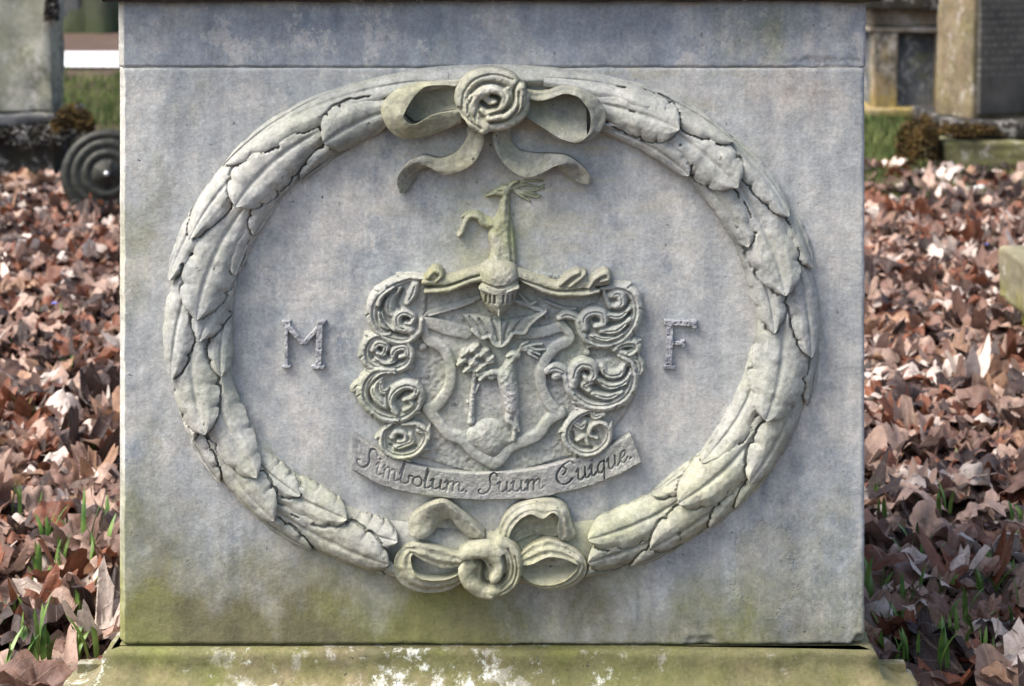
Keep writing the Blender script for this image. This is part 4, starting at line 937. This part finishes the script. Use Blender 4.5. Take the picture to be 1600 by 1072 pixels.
# round iron plate leaning against the base
mi = M('old_iron'); mi.b.inputs['Metallic'].default_value = .35; mi.b.inputs['Roughness'].default_value = .5
mat_iron = mi.done(mi.mix(mi.ramp(mi.noise(40, 5), .4, .65), (.028, .028, .024), (.055, .055, .045)), mi.bump(mi.noise(120, 4), .4, .002))
mst = M('bright_stud'); mst.b.inputs['Metallic'].default_value = .8; mst.b.inputs['Roughness'].default_value = .3; mat_stud = mst.done((.7, .7, .7))
d = rowd(342); sc = F/d; rad = 70/sc
t = thing('iron_disc', ((167-800)/sc, d-D, rad)); tag(t, 'round dark iron disc with concentric rings and a bright centre stud', 'iron disc')
t.rotation_euler = (math.radians(80), 0, math.radians(12))
prof = [(0, .045), (.10, .045), (.13, .038), (.30, .034), (.36, .020), (.40, .032), (.52, .030), (.58, .012), (.63, .024), (.76, .020), (.80, .004), (.84, .016), (.93, .012), (1.0, .0), (1.0, -.02), (0, -.02)]
n = 64; V = [];
for pr, pz in prof:
    for i in range(n):
        a = 2*math.pi*i/n; rib = .004*math.cos(a*24) if .12 < pr < .35 else 0
        V.append((pr*rad*math.cos(a), pr*rad*math.sin(a), pz*1.0+rib))
F_ = [(k_*n+i, k_*n+(i+1) % n, (k_+1)*n+(i+1) % n, (k_+1)*n+i) for k_ in range(len(prof)-1) for i in range(n)]
mesh_obj('disc_body', V, [f_[::-1] for f_ in F_], mat_iron, t)
V = []; F_ = []
for j in range(7):
    b = math.pi/2*j/6
    for i in range(16): V.append((.011*math.cos(b)*math.cos(i*math.pi/8), .011*math.cos(b)*math.sin(i*math.pi/8), .044+.012*math.sin(b)))
F_ = [(j*16+i, j*16+(i+1) % 16, (j+1)*16+(i+1) % 16, (j+1)*16+i) for j in range(6) for i in range(16)]
mesh_obj('stud', V, F_, mat_stud, t)

# right: far panelled pedestal
d = rowd(183); sc = F/d; X = lambda px: (px-800)/sc; Z = lambda row: (183-row)/sc
mat_ped = stone('stained_pedestal_stone', (.24, .20, .15), (.40, .36, .31), (.05, .05, .04), blue_r=(.5, .56), gz=(.5, .1), green=(.24, .16, .05), gmax=.7, seed=22)
t = thing('stone_pedestal', (X(1425), d-D+.4, 0)); tag(t, 'stained panelled stone pedestal with dark cap far behind the inscribed slab', 'pedestal')
worn('body', (X(1430), d-D+.45, 0), (X(1490)-X(1372), .7, Z(15)), mat_greyslab, t, seed=2)
worn('pilaster', (X(1384), d-D+.06, 0), (X(1404)-X(1366), .12, Z(52)), mat_ped, t, seed=4, n=6)
worn('pilaster', (X(1480), d-D+.06, 0), (X(1497)-X(1466), .12, Z(52)), mat_ped, t, seed=5, n=6)
worn('moulding', (X(1428), d-D+.42, Z(51)), (X(1500)-X(1357), .86, .035), mat_ped, t, seed=6, n=6)
worn('frieze', (X(1430), d-D+.42, Z(50)+.035), (X(1496)-X(1364), .78, .13), mat_ped, t, seed=7, n=6)
worn('foot', (X(1430), d-D+.40, 0), (X(1506)-X(1352), .9, .06), mat_ped, t, seed=9, n=6)
worn('cap', (X(1430), d-D+.40, Z(14)), (X(1520)-X(1340), 1.0, .5), mat_dark, t, seed=8, n=6)

# right: inscribed slab on mossy plinth
mi2 = M('inscribed_dark_stone')
tc = mi2.n('ShaderNodeTexCoord'); sp = mi2.n('ShaderNodeSeparateXYZ'); mi2.L(tc.outputs['Object'], sp.inputs[0])
c = mi2.mix(mi2.ramp(mi2.noise(7, 6, .65), .35, .65), (.045, .044, .040), (.085, .08, .07))
line = mi2.ramp(mi2.math('SINE', mi2.math('MULTIPLY', sp.outputs[2], 165.0)), .25, .5)
let = mi2.n('ShaderNodeTexNoise'); mp_ = mi2.n('ShaderNodeMapping'); mi2.L(tc.outputs['Object'], mp_.inputs[0]); mp_.inputs['Scale'].default_value = (70, 1, 30); mi2.L(mp_.outputs[0], let.inputs['Vector']); let.inputs['Scale'].default_value = 1.0
lt = mi2.math('MULTIPLY', mi2.math('MULTIPLY', line, mi2.ramp(let.outputs[0], .48, .55)), mi2.ramp(sp.outputs[2], .16, .2))
mat_insc = mi2.done(mi2.mix(mi2.math('MULTIPLY', lt, .35), c, (.22, .21, .18)), mi2.bump(mi2.noise(50, 5), .3, .004))
mat_side = stone('tan_slab_edge', (.17, .13, .085), (.24, .19, .13), (.09, .08, .055), gz=(-1, -2), extra_green=.3, green=(.17, .15, .05), seed=24)
d = rowd(272); sc = F/d; X = lambda px: (px-800)/sc; Z = lambda row: (272-row)/sc
t = thing('gravestone', (X(1560), d-D+.5, 0)); tag(t, 'dark inscribed gravestone with tan edge on a stepped mossy plinth', 'gravestone')
worn('plinth', (X(1630), d-D+.45, 0), (X(1785)-X(1480), .9, Z(222)), mat_moststone, t, seed=3, rz=0)
worn('step', (X(1640), d-D+.50, Z(220)), (X(1790)-X(1496), .84, Z(196)-Z(222)), mat_dark, t, seed=4, rz=0)
rz_ = math.radians(24)
sb = worn('slab', (X(1640), d-D+.52, Z(194)), (.86, .30, 1.25), mat_side, t, taper=.10, rz=rz_, seed=5, amp=.006)
# dark inscribed front panel standing just proud of the slab
pn = worn('inscription_panel', (X(1640)+.163*math.sin(rz_), d-D+.52-.163*math.cos(rz_), Z(186)), (.80, .03, 1.1), mat_insc, t, rz=rz_, taper=.08, seed=6, amp=.001, bev=.004)
pn.rotation_euler.x = math.radians(-.8)
clump('moss', (X(1442), d-D+.05, .10), (.10, .09, .16), mat_moss, t, 3000, .010, 12)
clump('moss', (X(1500), d-D+.03, .20), (.18, .05, .045), mat_moss, t, 1600, .009, 13)
# pale stone chip
import bmesh as _bm
def rock(name, c, size, mat, seed):
    bm = _bm.new(); _bm.ops.create_icosphere(bm, subdivisions=3, radius=1)
    r = random.Random(seed); dirs = [Vector((r.gauss(0, 1), r.gauss(0, 1), r.gauss(0, 1))).normalized() for _ in range(9)]
    for v_ in bm.verts:
        for q in dirs:
            k = v_.co.dot(q)-.62
            if k > 0: v_.co -= q*k
        v_.co = Vector((v_.co.x*size[0], v_.co.y*size[1], v_.co.z*size[2]))
    me = bpy.data.meshes.new(name); bm.to_mesh(me); bm.free(); me.materials.append(mat)
    o = bpy.data.objects.new(name, me); COL.objects.link(o); o.location = c; o.rotation_euler.z = .4; return o
mwc = M('white_stone'); mat_white = mwc.done(mwc.mix(mwc.ramp(mwc.noise(30, 5), .4, .6), (.62, .62, .6), (.75, .75, .72)))
tag(rock('stone_chip', G(1526, 306, .02), (.075, .05, .04), mat_white, 3), 'small white stone chip on the grass before the gravestone', 'stone')
tag(rock('stone_chip', G(1604, 292, .03), (.10, .08, .06), mat_side, 5), 'pinkish tan rock on the grass before the gravestone', 'stone')

# low stone bench
d = rowd(572); sc = F/d; X = lambda px: (px-800)/sc; Z = lambda row: (572-row)/sc
t = thing('stone_bench', (X(1700), d-D+.2, 0)); tag(t, 'low weathered stone bench with thick seat standing in the leaves', 'bench')
worn('seat', (X(1608)+.45, d-D+.13, Z(500)), (.90, .34, Z(414)-Z(500)), mat_bench, t, seed=3, amp=.004)
worn('leg', (X(1636)+.07, d-D+.13, -.03), (.14, .26, Z(500)+.028), mat_bench, t, seed=4, amp=.004, n=6)
worn('leg', (X(1608)+.80, d-D+.13, -.03), (.14, .26, Z(500)+.028), mat_bench, t, seed=5, amp=.004, n=6)

# trees far behind, with mossy feet
mtk = M('bark'); c = mtk.mix(mtk.ramp(mtk.noise(5, 8, .7, mtk.vec((3, 3, .6))), .35, .65), (.05, .045, .04), (.13, .12, .10))
c = mtk.mix(mtk.ramp(mtk.math('ADD', mtk.z(), mtk.math('MULTIPLY', mtk.noise(4), .8)), 1.5, .3), c, (.05, .065, .028))
mat_bark = mtk.done(c, mtk.bump(mtk.noise(9, 8, .7, mtk.vec((3, 3, .5))), .9, .04))
def tree(px, row, r0, h, seed, label):
    rr = random.Random(seed); b = G(px, row); t = thing('bare_tree', b); tag(t, label, 'tree', 'bare trees beyond the path')
    def tube(P, R, n=14, flare=0.0):
        V, F_ = [], []
        for k_, (p, q) in enumerate(zip(P, R)):
            for i in range(n):
                a = 2*math.pi*i/n; fl_ = 1+flare*math.exp(-k_*1.1)*(.5+.5*math.sin(a*5+seed)); V.append((p[0]+q*fl_*math.cos(a), p[1]+q*fl_*math.sin(a), p[2]))
        for k_ in range(len(P)-1):
            for i in range(n): F_.append((k_*n+i, k_*n+(i+1) % n, (k_+1)*n+(i+1) % n, (k_+1)*n+i))
        return V, F_
    P = [(rr.gauss(0, .03)*i, rr.gauss(0, .03)*i, -.1+h*(i/12)**1.3) for i in range(13)]; R = [r0*(1-.75*i/12) for i in range(13)]
    v_, f_ = tube(P, R, 20, .9); mesh_obj('trunk', v_, f_, mat_bark, t)
    for j in range(9):
        k_ = rr.randint(5, 11); a = rr.uniform(0, 6.28); L = rr.uniform(1.5, 3.5); p = P[k_]; pts = [(p[0]+math.cos(a)*L*q, p[1]+math.sin(a)*L*q, p[2]+L*.8*q+.2*math.sin(q*5)) for q in np.linspace(0, 1, 6)]
        v_, f_ = tube(pts, [R[k_]*.5*(1-.85*q) for q in np.linspace(0, 1, 6)], 8); mesh_obj('limb', v_, f_, mat_bark, t)
tree(150, 48, .32, 11, 1, 'thick mossy tree trunk beyond the pale path')
# grey stone posts beyond the path
d = rowd(50); sc = F/d
t = thing('grave_post', ((104-800)/sc, d-D, 0)); tag(t, 'square grey grave post beside the mossy tree trunk beyond the path', 'grave post')
worn('post', ((104-800)/sc, d-D+.1, 0), (.34, .3, 1.0), mat_greyslab, t, seed=2, n=6); worn('post_cap', ((104-800)/sc, d-D+.1, 1.0), (.42, .38, .12), mat_greyslab, t, seed=3, n=4)
